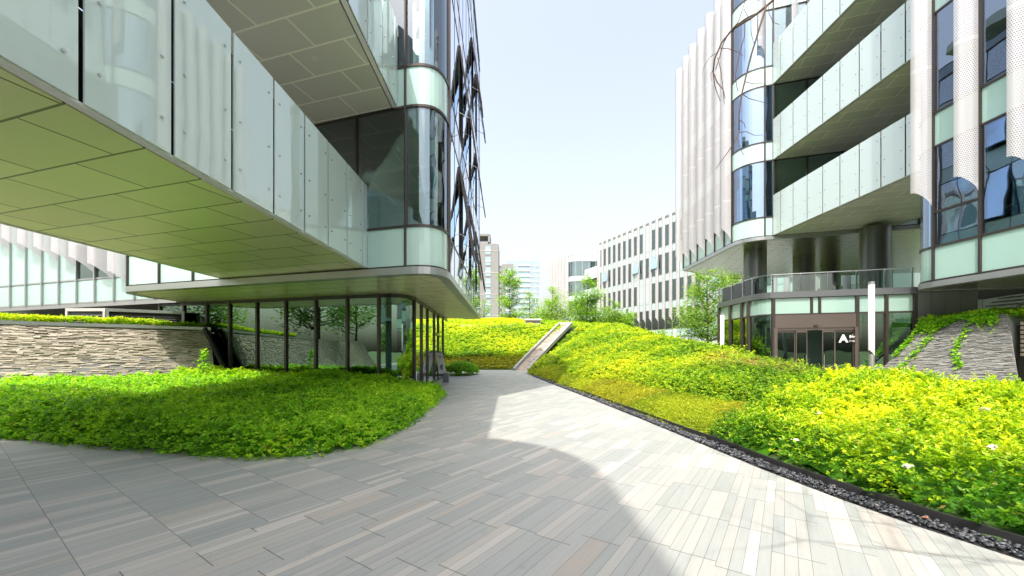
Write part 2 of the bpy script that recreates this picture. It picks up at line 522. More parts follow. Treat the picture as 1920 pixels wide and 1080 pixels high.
def curtain(root, bays, levels, top, win='glass', span='spandrel', mull='mullion', mz0=None, mw=.07, md=.06,
            special=None, skip_mull=(), thin_from=999):
    """bays: list of plan polylines; levels: spandrel bottom heights"""
    wins, spans, muls, trs = [], [], [], []
    for k, z in enumerate(levels):
        zt = levels[k + 1] if k + 1 < len(levels) else top
        for i, b in enumerate(bays):
            sm = win
            if special and (i, k) in special: sm = special[(i, k)]
            s_top = min(z + SP, zt)
            po = (-.04, -.003) if i >= thin_from else (-.06, -.02)
            spans.append((MB().strip(b, z + .02, s_top - .02, *po), M[span if i < thin_from else 'east_panel']))
            if zt - s_top > .5 and sm is not None:
                wins.append((MB().strip(b, s_top + .02, zt - .02, *po), M[sm]))
        full = [p for b in bays for p in (b if b is bays[0] else b[1:])]
        trs.append((MB().strip(full, z - .035, z + .035, -.08, .01), M[mull]))
        if z + SP < zt - .3:
            trs.append((MB().strip(full, z + SP - .035, z + SP + .035, -.08, .01), M[mull]))
    full = [p for b in bays for p in (b if b is bays[0] else b[1:])]
    trs.append((MB().strip(full, top - .05, top + .06, -.10, .03), M[mull]))
    zb = levels[0] if mz0 is None else mz0
    ends = [b[0] for b in bays] + [bays[-1][-1]]
    for i, p in enumerate(ends):
        if i in skip_mull: continue
        md = md if i <= thin_from else .006
        b = bays[min(i, len(bays) - 1)]
        if i < len(bays): dx, dy = b[1][0] - b[0][0], b[1][1] - b[0][1]
        else: dx, dy = b[-1][0] - b[-2][0], b[-1][1] - b[-2][1]
        l = math.hypot(dx, dy); dx /= l; dy /= l; nx, ny = dy, -dx
        q = [(p[0] - dx * mw / 2 - nx * .10, p[1] - dy * mw / 2 - ny * .10), (p[0] - dx * mw / 2 + nx * md, p[1] - dy * mw / 2 + ny * md),
             (p[0] + dx * mw / 2 + nx * md, p[1] + dy * mw / 2 + ny * md), (p[0] + dx * mw / 2 - nx * .10, p[1] + dy * mw / 2 - ny * .10)]
        muls.append((MB().hexa(q, zb - .02, top + .08), M[mull]))
    emit(wins, 'window', root); emit(spans, 'spandrel_panel', root)
    emit(muls, 'mullion', root); emit(trs, 'transom', root)

def fin_mesh(p, d, prof, zb_in, drop, ztop, uv=True):
    """folded sheet fin. p plan point on the facade, d unit direction along the facade in which the fin leans,
    prof (along, out); the outward normal is the one on the right of walking opposite/along given by nrm"""
    (dx, dy), (nx, ny) = d
    m = MB(); us = []
    acc = 0; n = len(prof); last = None
    tot = sum(math.hypot(prof[i + 1][0] - prof[i][0], prof[i + 1][1] - prof[i][1]) for i in range(n - 1))
    for i, (a, o) in enumerate(prof):
        if last: acc += math.hypot(a - last[0], o - last[1])
        last = (a, o)
        x = p[0] + dx * a + nx * o; y = p[1] + dy * a + ny * o
        t = acc / tot
        zb = zb_in + drop * math.sin(t * math.pi / 2) ** .9
        m.v += [(x, y, zb), (x, y, ztop)]
        us += [(acc, zb), (acc, ztop)]
    m.f = [(2 * i, 2 * i + 2, 2 * i + 3, 2 * i + 1) for i in range(n - 1)]
    m.uv = us
    return m

def slabs(root, poly, levels, th=.45, mat='ceiling', inset=.25):
    for z in levels:
        MB().hexa(poly, z + .10, z + .10 + th).build('floor_slab', M[mat], root)

# ================================================================== SETTING: ground
g = MB().add([(-700, -500, -.12), (700, -500, -.12), (700, 900, -.12), (-700, 900, -.12)], [(0, 1, 2, 3)]).build('ground', M['ground'])
tag(g, 'flat ground reaching away beyond the buildings', kind='structure')
pv = MB().add([(-30, -26, 0), (21, -26, 0), (21, 38, 0), (-30, 38, 0)], [(0, 1, 2, 3)]).build('path', M['paving'])
tag(pv, 'grey and beige stone plank paving of the path and forecourt', kind='structure')

def value_noise(x, y, scale, seed=0):
    x = np.asarray(x) * scale; y = np.asarray(y) * scale
    xi = np.floor(x).astype(np.int64); yi = np.floor(y).astype(np.int64)
    fx = x - xi; fy = y - yi
    fx = fx * fx * (3 - 2 * fx); fy = fy * fy * (3 - 2 * fy)
    def h(a, b):
        k = (a * 374761393 + b * 668265263 + seed * 1442695041) & 0x7fffffff
        k = ((k ^ (k >> 13)) * 1274126177) & 0x7fffffff
        return ((k ^ (k >> 16)) & 0xffff) / 65535.0
    return (h(xi, yi) * (1 - fx) + h(xi + 1, yi) * fx) * (1 - fy) + (h(xi, yi + 1) * (1 - fx) + h(xi + 1, yi + 1) * fx) * fy

def sm(t):
    t = np.clip(t, 0, 1); return t * t * (3 - 2 * t)

XB_Y = [-4, 2.2, 3.11, 3.79, 4.49, 5.5, 7.1, 9.6, 14, 20, 29, 33, 41]
XB_X = [5.2, 4.35, 4.02, 3.79, 3.64, 3.49, 3.35, 3.12, 2.66, 1.95, .98, 1.25, 6.2]
def xb(y): return np.interp(y, XB_Y, XB_X)
def mound(x, y):
    e = xb(y) + .27
    zr = np.interp(y, [-4, 3, 6, 9, 11, 16, 24, 33, 40, 46], [.45, .48, .52, .62, .84, 1.38, 2.15, 3.3, 3.9, 3.8])
    xr = np.interp(y, [0, 12, 20, 33], [7.4, 7.3, 7.8, 8.5])
    s = np.clip((x - e) / (xr - e), 0, 1)
    z = zr * (np.sin(s * math.pi / 2) * .55 + s * .45) + .06 * (x > e)
    fall = np.interp(y, [0, 19, 24], [2.4, 2.4, 6.0])
    z = z * (1 - sm((x - xr - .4) / fall))
    z = np.where(x < e, 0, z)
    return z * (1 - sm((y - 44) / 6))
def back_slope(x, y):
    yb = 34.4 + np.where(x < -3, (-3 - x) * .05, 0)
    z = 4.0 * np.clip((y - yb) / 6.2, 0, 1) ** .9
    z = z + np.clip((y - 42.6) / 4, 0, 1) * (1.15 - .07 * np.clip(x, 0, 12))
    z = z * (1 - sm((x - 10) / 7)) * (1 - sm((y - 56) / 8))
    return z
def terrain(x, y): return np.maximum(mound(x, y), back_slope(x, y))

gx = np.unique(np.concatenate([np.arange(-18, 0, .6), np.arange(0, 19.1, .2)])); gy = np.concatenate([np.arange(-3.6, 10, .2), np.arange(10, 66, .4)])
GX, GY = np.meshgrid(gx, gy)
GZ = terrain(GX, GY) + (value_noise(GX, GY, 1.3) - .5) * .05
GZ = np.where(terrain(GX, GY) < .03, -.08, GZ)
nx_, ny_ = len(gx), len(gy)
V = np.stack([GX.ravel(), GY.ravel(), GZ.ravel()], 1)
idx = np.arange(nx_ * ny_).reshape(ny_, nx_)
zz = GZ
keep = np.maximum.reduce([zz[:-1, :-1], zz[1:, :-1], zz[:-1, 1:], zz[1:, 1:]]) > 0
F = np.stack([idx[:-1, :-1][keep], idx[:-1, 1:][keep], idx[1:, 1:][keep], idx[1:, :-1][keep]], 1)
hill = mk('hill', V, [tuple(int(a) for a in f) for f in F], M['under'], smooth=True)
tag(hill, 'planted mound rising beside and beyond the path', kind='structure')

# pale footway across the top of the back slope
m = MB()
ys = [(40.9, 42.3)]
fx = np.linspace(-9, 4.4, 24)
vs, fs = [], []
for i, x in enumerate(fx):
    for yy in (40.9, 42.4):
        vs.append((x, yy, float(back_slope(np.array(x), np.array(yy))) + .34 - .02 * (x > 2)))
for i in range(len(fx) - 1): fs.append((2 * i, 2 * i + 2, 2 * i + 3, 2 * i + 1))
vs2 = [(a, b, c - .3) for a, b, c in vs]
m.add(vs, fs); m.add(vs2, [tuple(reversed(f)) for f in fs])
n2 = len(vs)
for i in range(len(fx) - 1):
    m.f.append((2 * i, n2 + 2 * i, n2 + 2 * i + 2, 2 * i + 2))
tag(m.build('footway', M['light_concrete']), 'pale footway crossing the top of the far slope', kind='structure')

# ================================================================== ledge stone
def ledger(name, P, N, len_u, len_v, mat, root, ch=.038, seed=1, depth=.055, lmin=.12, lmax=.5, ulim=None):
    """stacked thin stones over a surface P(u, v) with outward normal N(u, v)"""
    r = random.Random(seed)
    vs, fs, tint = [], [], []
    v = 0
    while v < 1:
        h = r.uniform(.7, 1.5) * ch / len_v
        v1 = min(1, v + h)
        u = -r.random() * .05
        u1max = 1 if ulim is None else ulim((v + v1) / 2)
        while u < u1max:
            w = r.uniform(lmin, lmax) / len_u
            a, b_ = max(0, u), min(u1max, u + w)
            if b_ > a + .001:
                o = r.random() ** 1.5 * depth
                n = Vector(N((a + b_) / 2, (v + v1) / 2))
                g_ = .0015
                base = []; j = lambda: r.uniform(-.006, .006)
                for (uu, vv) in ((a + g_ / len_u * 2, v + g_ / len_v * 2), (b_ - g_ / len_u * 2, v + g_ / len_v), (b_, v1), (a, v1 - g_ / len_v)):
                    base.append(Vector(P(uu, vv)))
                k = len(vs)
                for p in base: vs.append(tuple(p - n * .04))
                for p in base: vs.append(tuple(p + n * (o + j())))
                fs += [(k + 4, k + 5, k + 6, k + 7), (k, k + 1, k + 5, k + 4), (k + 1, k + 2, k + 6, k + 5), (k + 2, k + 3, k + 7, k + 6), (k + 3, k, k + 4, k + 7)]
                t = r.random()
                tint += [(t, t, t, 1)] * 8
            u += w
        v = v1
    mb = MB(); mb.v = vs; mb.f = fs
    return mb.build(name, mat, root, tint=tint)

# left stone wall
WA, WB = (-24.5, 5.3), (-13.35, 17.05)      # plan ends: far left (out of frame) to the glass wall
wa_mid = (-16.9, 13.2)
wroot = thing('stone_wall', 'beige stacked ledge stone wall left of the dark ground floor windows', 'wall', (-16.9, 13.2, 0))
def wall_pt(u):
    # gentle bend through wa_mid
    pts = [(-31, -5.0), (-20.5, 9.6), (-16.9, 13.2), (-12.95, 16.95)]
    d = [0]
    for i in range(3): d.append(d[-1] + math.hypot(pts[i + 1][0] - pts[i][0], pts[i + 1][1] - pts[i][1]))
    t = u * d[-1]
    for i in range(3):
        if t <= d[i + 1] + 1e-6: return lerp(pts[i], pts[i + 1], (t - d[i]) / (d[i + 1] - d[i]))
    return pts[-1]
WL = math.hypot(10.5, 14.6) + math.hypot(3.6, 3.6) + math.hypot(3.95, 3.75)
wn_dir = Vector((.69, -.72, 0)).normalized()
def wtop(u): return 2.66 - .16 * u
def wP(u, v):
    p = wall_pt(min(u, .9999)); z = v * wtop(u)
    b = 1.75 * (1 - v) * (1 - .12 * math.sin(v * math.pi)) + .04
    return (p[0] + wn_dir.x * b, p[1] + wn_dir.y * b, z)
ledger('stone_facing', wP, lambda u, v: (wn_dir.x * .82, wn_dir.y * .82, .57), WL, 2.55, M['slate'], wroot, .029, 3, .055, .10, .38)
cp = MB()
q = [wall_pt(i / 24) for i in range(25)]
cp.strip(q, 2.54, 2.66, -.55, .12)
cp.build('coping', M['grey_metal'], wroot)
core = MB()
for a_, b_ in zip(q[:-1], q[1:]):
    core.add([(a_[0], a_[1], 2.5), (b_[0], b_[1], 2.5), (b_[0] + wn_dir.x * 1.7, b_[1] + wn_dir.y * 1.7, -.05), (a_[0] + wn_dir.x * 1.7, a_[1] + wn_dir.y * 1.7, -.05), (a_[0], a_[1], -.05), (b_[0], b_[1], -.05)], [(0, 3, 2, 1), (0, 1, 5, 4)]); core.build('core', M['concrete'], wroot)
rg_ = MB().hexa([(-31.5, -5), (-20.9, 10.0), (-17.3, 13.6), (-13.6, 17.1), (-16, 19), (-34, 24), (-42, -5)], 0, 2.45).build('raised_ground', M['soil'])
tag(rg_, 'raised planting bed level behind the left stone wall', kind='structure')

# ================================================================== LEFT BUILDING
A0, A1 = (-13.9, 14.28), (-2.97, 11.0)
CUR = bez(A1, (-1.9, 10.68), (-1.90, 11.9), 10)
E1 = (-2.15, 26.3)
bl = thing('office_building', 'glass office block on the left with a rounded corner over a recessed ground floor', 'building', (-7, 20, 0))
front_px = [760, 676, 590, 500, 410, 345, 290]
front = [at(p, A0, A1) for p in (700, 760)]
fp = [A1]
L = math.hypot(A1[0] - A0[0], A1[1] - A0[1]); ux, uy = (A0[0] - A1[0]) / L, (A0[1] - A1[1]) / L
nf = 7
fpts = [(A1[0] + ux * L * i / nf, A1[1] + uy * L * i / nf) for i in range(nf + 1)][::-1]
bays = [[fpts[i], fpts[i + 1]] for i in range(nf)]
bays.append(CUR)
eb = [CUR[-1]]
for k in range(11):
    eb.append(lerp(CUR[-1], E1, (k + 1) / 11))
nb_front = len(bays)
bays += [[eb[i], eb[i + 1]] for i in range(len(eb) - 1)]
LV = [Z0 + FF * i for i in range(4)]
TOP_L = 20.3
special = {}
for i in range(nb_front, len(bays)):
    for k in range(4): special[(i, k)] = 'glass_mirror'
openw = {(nb_front + 2, 0), (nb_front + 5, 0), (nb_front + 2, 1), (nb_front + 5, 1), (nb_front + 8, 1), (nb_front + 6, 2), (nb_front + 8, 2), (nb_front + 3, 3), (nb_front + 8, 0)}
for k_ in openw: special[k_] = None
for k in range(4): special[(nb_front - 1, k)] = 'glass'
curtain(bl, bays, LV + [Z0 + FF * 4 - .9], TOP_L, 'glass', 'spandrel', special=special, mw=.045, md=.05, thin_from=nb_front)
# east face spandrels read as reflective as the windows: a mirror strip of glass over them
for (i, k) in sorted(openw):
    b = bays[i]; z = LV[k] + SP
    p0, p1 = b[0], b[-1]
    dx, dy = p1[0] - p0[0], p1[1] - p0[1]; l = math.hypot(dx, dy); dx /= l; dy /= l; nx, ny = dy, -dx
    H = FF - SP - .1; ang = math.radians(9)
    w = MB()
    zt = LV[k] + FF - .06
    so = math.sin(ang) * H; zo = math.cos(ang) * H
    def cor(p, o, zz_): return (p[0] + nx * o, p[1] + ny * o, zz_)
    fr = w
    for (pa, pb) in ((cor(p0, .02, zt), cor(p0, so, zt - zo)), (cor(p1, .02, zt), cor(p1, so, zt - zo)), (cor(p0, so, zt - zo), cor(p1, so, zt - zo)), (cor(p0, .02, zt), cor(p1, .02, zt))):
        fr.beam(pa, pb, .06, .06)
    o = fr.build('open_window', M['mullion'], bl)
    gl = MB().add([cor(p0, .02, zt), cor(p1, .02, zt), cor(p1, so, zt - zo), cor(p0, so, zt - zo), cor(p0, .0, zt), cor(p1, .0, zt), cor(p1, so - .02, zt - zo), cor(p0, so - .02, zt - zo)],
                  [(0, 1, 2, 3), (7, 6, 5, 4)]).build('pane', M['glass_blue'], bl, o)
    arm = MB()
    for p in (p0, p1):
        arm.beam(cor(p, -.02, zt - zo * .76), cor(p, so * .8, zt - zo * .8 - .1), .014, .02)
    arm.build('stay', M['white_metal'], bl, o)
foot = fpts + CUR[1:] + eb[1:] + [(-14.6, 25.4), (-14.6, 15.6), (-14.3, 14.7)]
inner = offset_path(foot + [foot[0]], -.25)[:-1]
MB().hexa(foot, 3.80, 3.84).build('soffit', M['soffit'], bl)
MB().strip(fpts + CUR[1:] + eb[1:] + [(-3.2, 26.5)], 3.785, 3.985, -.25, .05).build('fascia', M['grey_metal'], bl)
MB().strip([(-14.6, 16.3), (-14.6, 15.6), (-14.3, 14.7), A0], 3.785, 3.985, -.25, .05).build('fascia', M['grey_metal'], bl)
slabs(bl, inner, [Z0 + FF * i for i in range(5)], .5)
MB().hexa(inner, TOP_L - .3, TOP_L - .05).build('roof', M['concrete'], bl)
MB().strip([E1, (-14.6, 25.4), (-14.6, 15.6), A0], 4.0, TOP_L, -.2, -.02).build('rear_wall', M['panel_metal'], bl)
# room backs and what hangs from the ceilings
for k in range(4):
    z = LV[k] + .6
    MB().add([(-13.5, 19.5, z), (-3.0, 17.6, z), (-3.0, 17.6, z + 3.4), (-13.5, 19.5, z + 3.4), (-13.5, 19.7, z), (-3.0, 17.8, z), (-3.0, 17.8, z + 3.4), (-13.5, 19.7, z + 3.4)],
             [(0, 1, 2, 3), (7, 6, 5, 4), (0, 3, 7, 4), (1, 5, 6, 2)]).build('partition', M['inside_wall'], bl)
for k in (0, 1):
    z = LV[k] + FF
    for (a, b_, zz_, w_) in (((-9, 15.4), (-2.6, 13.6), .35, .12), ((-9, 17.0), (-2.6, 15.2), .42, .25), ((-5.6, 12.4), (-5.2, 17.5), .30, .08), ((-4.0, 12), (-3.6, 17), .22, .05), ((-7.2, 12.9), (-6.8, 18), .25, .1)):
        MB().beam((a[0], a[1], z - zz_), (b_[0], b_[1], z - zz_), w_, w_).build('duct', M['white_metal'], bl)
    for (x, y) in ((-5.0, 13.2), (-4.2, 13.0), (-6.3, 14.2), (-3.6, 12.4), (-3.4, 14.4)):
        MB().cyl(x, y, z - .55, z - .40, .06, 10).cyl(x, y, z - .42, z + .1, .012, 6).build('spot_light', M['white_metal'], bl)
    MB().strip([(-9.0, 13.1), (-3.2, 11.35)], LV[k] + SP + .05, LV[k] + SP + .10, -.6, -.56).build('rail', M['steel'], bl)
# ground floor glazing
G0, G1 = (-16.2, 17.9), (-5.02, 14.85)
GC = bez(G1, (-3.87, 14.55), (-3.88, 15.74), 8)
gpx = [300, 345, 388, 431, 482, 536, 592, 651]
gp = [at(p, G0, G1) for p in gpx] + [at(706, G0, G1)]
gb = [[gp[i], gp[i + 1]] for i in range(len(gp) - 1)] + [GC]
ge = [GC[-1]] + [at(p, GC[-1], (-4.43, 27.1)) for p in (791, 802, 814.5, 822, 831, 838.5)]
gb += [[ge[i], ge[i + 1]] for i in range(len(ge) - 1)]
gw, gm = [], []
for i, b in enumerate(gb):
    door = (i == len(gp) - 1 + 1 + 2)
    gw.append((MB().strip(b, .1, 3.68, -.05, -.02), M['glass_ground'] if i < len(gp) else M['glass_mirror']))
for i, b in enumerate(gb):
    p = b[0]; dx, dy = b[1][0] - b[0][0], b[1][1] - b[0][1]; l = math.hypot(dx, dy); dx /= l; dy /= l; nx, ny = dy, -dx
    w_ = .045 if i < len(gp) else .03
    q = [(p[0] - dx * w_ - nx * .22, p[1] - dy * w_ - ny * .22), (p[0] - dx * w_ + nx * .05, p[1] - dy * w_ + ny * .05), (p[0] + dx * w_ + nx * .05, p[1] + dy * w_ + ny * .05), (p[0] + dx * w_ - nx * .22, p[1] + dy * w_ - ny * .22)]
    gm.append((MB().hexa(q, 0, 3.8), M['mullion']))
emit(gw, 'shop_window', bl); emit(gm, 'mullion', bl)
gfull = [p for b in gb for p in (b if b is gb[0] else b[1:])]
MB().strip(gfull, 3.66, 3.80, -.12, .03).build('head_rail', M['dark_metal'], bl)
MB().strip(gfull, 0, .10, -.12, .03).build('sill', M['dark_metal'], bl)
# door set in the side glazing
dd0, dd1 = ge[3], ge[4]
MB().strip([dd0, dd1], 2.5, 2.62, -.1, .06).build('door_head', M['brown_metal'], bl)
MB().hexa([(-15.8, 21.8), (-5.2, 19.0), (-5.1, 19.2), (-15.8, 22.0)], 0, 3.8).build('partition', M['panel_metal'], bl)
MB().hexa([(-16, 17.95), (-5.2, 15.1), (-4.2, 15.8), (-4.7, 26), (-16, 26)], .02, .05).build('floor', M['concrete'], bl)
for (x, y) in ((-7.0, 17.4), (-11.5, 18.6), (-5.6, 21.5)):
    MB().cyl(x, y, 0, 3.8, .3, 20).build('column', M['panel_metal'], bl)
# sloping dark frame where the stone wall runs into the glass
MB().beam((-13.0, 16.7, 2.6), (-11.3, 16.15, .0), .12, .14).build('sloping_frame', M['dark_metal'], bl)

# ------------------------------------------------------------------ rear wing (left)
W0, W1 = (-36.0, 23.9), (-14.2, 17.15)
bw = thing('office_wing', 'rear office wing at far left with mint glass panels and white perforated fins', 'building', (-26, 26, 0))
wpx = [at(p, W0, W1) for p in (20, 49.5, 79.5, 111, 144.5, 178.5, 214.5, 252.5)]
step = math.hypot(wpx[1][0] - wpx[0][0], wpx[1][1] - wpx[0][1])
wd = ((W1[0] - W0[0]) / math.hypot(W1[0] - W0[0], W1[1] - W0[1]), (W1[1] - W0[1]) / math.hypot(W1[0] - W0[0], W1[1] - W0[1]))
bp_ = [(wpx[0][0] - wd[0] * 1.36 * k, wpx[0][1] - wd[1] * 1.36 * k) for k in (3, 2, 1)] + wpx + [(wpx[-1][0] + wd[0] * 1.36 * k, wpx[-1][1] + wd[1] * 1.36 * k) for k in (1, 2)]
wb = [[bp_[i], bp_[i + 1]] for i in range(len(bp_) - 1)]
sp_ = {}
for i in range(len(wb)):
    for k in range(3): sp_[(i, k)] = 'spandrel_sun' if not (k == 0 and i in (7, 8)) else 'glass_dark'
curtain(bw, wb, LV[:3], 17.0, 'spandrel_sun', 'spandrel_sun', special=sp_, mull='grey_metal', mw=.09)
wnrm = (wd[1], -wd[0])
for i, p in enumerate(bp_[1:-1]):
    px_ = 960 + 740 * p[0] / p[1]
    zin = float(np.interp(px_, [20, 49, 79, 111, 145, 178, 214, 252], [7.0, 6.75, 6.4, 6.1, 5.75, 5.4, 5.0, 4.55]))
    prof = [(0, .05), (.18, .26), (.36, .44), (.52, .50), (.75, .50), (1.05, .46)]
    fin_mesh(p, ((-wd[0], -wd[1]), wnrm), prof, zin, .75, 17.1).build('fin', M['perf'], bw, smooth=True)
MB().hexa([bp_[0], bp_[-1], (bp_[-1][0] + 2.4, bp_[-1][1] + 7), (bp_[0][0] + 2.4, bp_[0][1] + 7)], 3.78, 3.97).build('soffit', M['grey_metal'], bw)
MB().hexa([(bp_[0][0] + .3, bp_[0][1] + .4), (bp_[-1][0] + .2, bp_[-1][1] + .4), (bp_[-1][0] + 2.4, bp_[-1][1] + 7), (bp_[0][0] + 2.4, bp_[0][1] + 7)], 4.1, 16.9).build('wall', M['inside_wall'], bw)
MB().strip([(-36, 26.3), (-14.2, 19.4)], 0, 3.78, -.2, 0).build('base_wall', M['panel_metal'], bw)
MB().box(-28.2, 23.5, 2.6, -27.2, 23.7, 3.5).build('window', M['glass_dark'], bw)

# louvred plant enclosure on the raised bed
lv = thing('louvre_enclosure', 'low plant enclosure of dark horizontal louvres in pale frames behind the left stone wall', 'vent enclosure', (-16, 16, 2.4))
LP = [(-17.9, 15.85), (-16.25, 15.8), (-14.15, 17.05)]
for i in (0, 1):
    a, b_ = LP[i], LP[i + 1]
    f_ = MB()
    f_.strip([a, b_], 3.24, 3.36, -.05, .04); f_.strip([a, b_], 2.4, 2.5, -.05, .04)
    for p, q_ in ((a, b_), (b_, a)):
        d = (Vector((q_[0] - p[0], q_[1] - p[1], 0))).normalized() * .09
        c_ = (p[0] + d.x, p[1] + d.y)
        f_.strip([p, c_] if i == 0 or True else [c_, p], 2.5, 3.24, -.05, .04)
    f_.build('frame', M['light_concrete'] if i == 0 else M['grey_metal'], lv)
    s_ = MB()
    d = Vector((b_[0] - a[0], b_[1] - a[1], 0)).normalized(); nn = Vector((d.y, -d.x, 0))
    for k in range(8):
        z = 2.55 + k * .087
        p = Vector((a[0], a[1], z)) + d * .1; q_ = Vector((b_[0], b_[1], z)) - d * .1
        s_.add([p, q_, q_ - nn * .05 + Vector((0, 0, .055)), p - nn * .05 + Vector((0, 0, .055)), p + Vector((0, 0, -.008)), q_ + Vector((0, 0, -.008)), q_ - nn * .05 + Vector((0, 0, .047)), p - nn * .05 + Vector((0, 0, .047))],
               [(0, 1, 2, 3), (7, 6, 5, 4), (0, 4, 5, 1), (2, 6, 7, 3)])
    s_.build('louvres', M['dark_metal'] if i else M['panel_metal'], lv)
MB().hexa([(-17.9, 15.9), (-16.25, 15.87), (-14.2, 17.12), (-14.6, 17.6), (-17.9, 17.4)], 2.4, 3.34).build('housing', M['dark_metal'], lv)

# ================================================================== FOOTBRIDGES
bolt_mesh = MB().tube([(0, 0, 0), (0, 0, .02)], [.022, .018], 10)
def footbridge(label, corners, z0, soff, first_gap, open_sides, near_bolts=True, y_end=None, trim='white_paint'):
    """corners: right-near, right-far, left-far, left-near; panels on each long side"""
    rn, rf, lf, ln = corners
    r = thing('footbridge', label, 'footbridge', ((rn[0] + lf[0]) / 2, (rn[1] + lf[1]) / 2, z0), 'glass sided footbridges between the office blocks')
    ins = [(rn[0] - .14, rn[1]), (rf[0] - .14, rf[1]), (lf[0] + .14, lf[1]), (ln[0] + .14, ln[1])]
    MB().hexa(ins, z0 + .03, z0 + 1.02).build('deck', M['concrete'], r)
    MB().hexa(ins, z0, z0 + .03).build('soffit', M[soff], r)
    for (a, b_) in ((rn, rf), (lf, ln)):
        MB().strip([a, b_], z0 - .005, z0 + .03, -.10, .0).build('edge_trim', M[trim], r)
        MB().strip([a, b_], z0 + .08, z0 + 1.0, -.14, -.10).build('edge_beam', M['dark_metal'], r)
    for (a, b_, s) in ((rn, rf, 1), (lf, ln, -1)):
        Lh = math.hypot(b_[0] - a[0], b_[1] - a[1]); d = ((b_[0] - a[0]) / Lh, (b_[1] - a[1]) / Lh); n = (d[1], -d[0])
        # gap positions measured as Y
        if s == 1: t = (first_gap - a[1]) % 1.03 - 1.03
        else: t = -.4
        vis = (s == 1 and open_sides == 'right') or (s == -1 and open_sides == 'left')
        while t < Lh:
            t0, t1 = max(0.0, t + .03), min(Lh, t + 1.0)
            if t1 - t0 > .15:
                p, q_ = (a[0] + d[0] * t0, a[1] + d[1] * t0), (a[0] + d[0] * t1, a[1] + d[1] * t1)
                pn = MB().strip([p, q_], z0 + .01, z0 + 2.36, .02, .04).build('balustrade_panel', M['frosted'], r)
                if vis and near_bolts and t1 - t0 > .5:
                    for zz_ in (.38, 1.10, 2.02):
                        for tt in (t0 + .13, t1 - .13):
                            bo = MB()
                            c_ = (a[0] + d[0] * tt, a[1] + d[1] * tt)
                            bo.tube([(c_[0] + n[0] * .035, c_[1] + n[1] * .035, z0 + zz_), (c_[0] + n[0] * .062, c_[1] + n[1] * .062, z0 + zz_)], [.020, .016], 10)
                            bo.build('bolt', M['steel'], r, pn)
            t += 1.03
        MB().strip([a, b_], z0 + 1.02, z0 + 2.15, -.11, -.09).build('glass_rail', M['glass_clear'], r)
    return r

def lamp_discs(r, pts, z):
    for (x, y) in pts:
        o = MB().tube([(x, y, z - .012), (x, y, z + .01)], [.075, .075], 16)
        o.build('downlight', M['lamp_glow'], r)

def fy(x):  # front facade line of the left block
    return A1[1] + (x - A1[0]) * (A0[1] - A1[1]) / (A0[0] - A1[0]) - .02
def gy_(x):  # north face line of the block behind the camera
    return -3.0 + (-3.9 - x) * .30
b1 = footbridge('lowest footbridge on the left, frosted panels reflecting white fins, underside nearest overhead', [(-4.14, gy_(-4.14)), (-4.21, fy(-4.21)), (-9.6, fy(-9.6)), (-9.5, gy_(-9.5))], 4.03, 'soffit', 3.79, 'right')
b2 = footbridge('upper footbridge on the left, its grey panelled underside above the lowest one', [(-3.19, gy_(-3.19)), (-3.25, fy(-3.25)), (-8.6, fy(-8.6)), (-8.5, gy_(-8.5))], 8.47, 'soffit_light', 3.6, 'right', near_bolts=True)
lamp_discs(b2, [(-4.6, 6.0), (-4.6, 9.2), (-7.2, 6.8), (-7.2, 9.9)], 8.47)

# block behind the camera (its shadow falls over the forecourt, its glass mirrors back)
bb = thing('office_building', 'glass office block behind the viewpoint whose rounded corner shades the forecourt', 'building', (-15, -12, 0))
gpoly = [(-30, 4.8)]
gcur = bez((-3.9, -16.0), (-3.9, -3.1), (-5.9, -2.4), 2)
gc2 = [(-3.9, -26), (-3.9, -4.9)] + bez((-3.9, -4.9), (-3.9, -3.0), (-5.7, -2.46), 10)[1:] + [(-18, 1.23)]
foot_b = gc2 + [(-20, -14), (-18, -26)]
MB().hexa(foot_b, 4.0, 20.0).build('wall', M['panel_metal'], bb)
MB().hexa(offset_path(foot_b + [foot_b[0]], -2.2)[:-1], 0, 4.0).build('ground_floor', M['inside_wall'], bb)
bbb = [[gc2[0], gc2[1]], gc2[1:12]] + [[lerp(gc2[11], gc2[12], i / 10), lerp(gc2[11], gc2[12], (i + 1) / 10)] for i in range(10)]
bbb = [[(p[0], p[1]) for p in b] for b in bbb]
bbo = [offset_path(b, .09) for b in bbb]
for k, z in enumerate(LV[:4]):
    for b in bbo:
        MB().strip(b, z, z + SP, 0, .02).build('spandrel_panel', M['spandrel'], bb)
        MB().strip(b, z + SP, min(z + FF, 20), 0, .02).build('window', M['tower_glass'], bb)

# ================================================================== RIGHT BUILDING (tower over the entrance)
ra = thing('office_building', 'white finned office block on the right raised over the entrance pavilion', 'building', (20, 28, 0))
RW0, RW1 = (14.15, 32.6), (13.9, 24.95)
RC = bez(RW1, (13.9, 23.8), (15.0, 23.42), 10)
RE = (30.0, 18.75)
wys = [RW0] + [lerp(RW0, RW1, (32.6 - y) / (32.6 - 24.95)) for y in (31.2, 29.95, 28.55, 27.2, 25.9)] + [RW1]
rbays = [[wys[i], wys[i + 1]] for i in range(len(wys) - 1)] + [RC]
rf_ = [RC[-1]]
rd = Vector((.954, -.300, 0))
rf_.append((15.42, 23.29))
for k in range(1, 9): rf_.append((15.42 + .954 * 1.7 * k, 23.29 - .3 * 1.7 * k))
nwb = len(rbays)
rbays += [[rf_[i], rf_[i + 1]] for i in range(len(rf_) - 1)]
RL = [Z0 + FF * i for i in range(1, 5)]
TOP_R = 24.7
spx = {}
for i in range(len(rbays)):
    for k in range(5):
        spx[(i, k)] = 'glass_blue' if i <= nwb + 0 else 'glass'
curtain(ra, rbays, RL + [21.84], TOP_R, 'glass_blue', 'spandrel_sun_pale', special=spx, mw=.07)
nrW = (-1.0, 0.0)
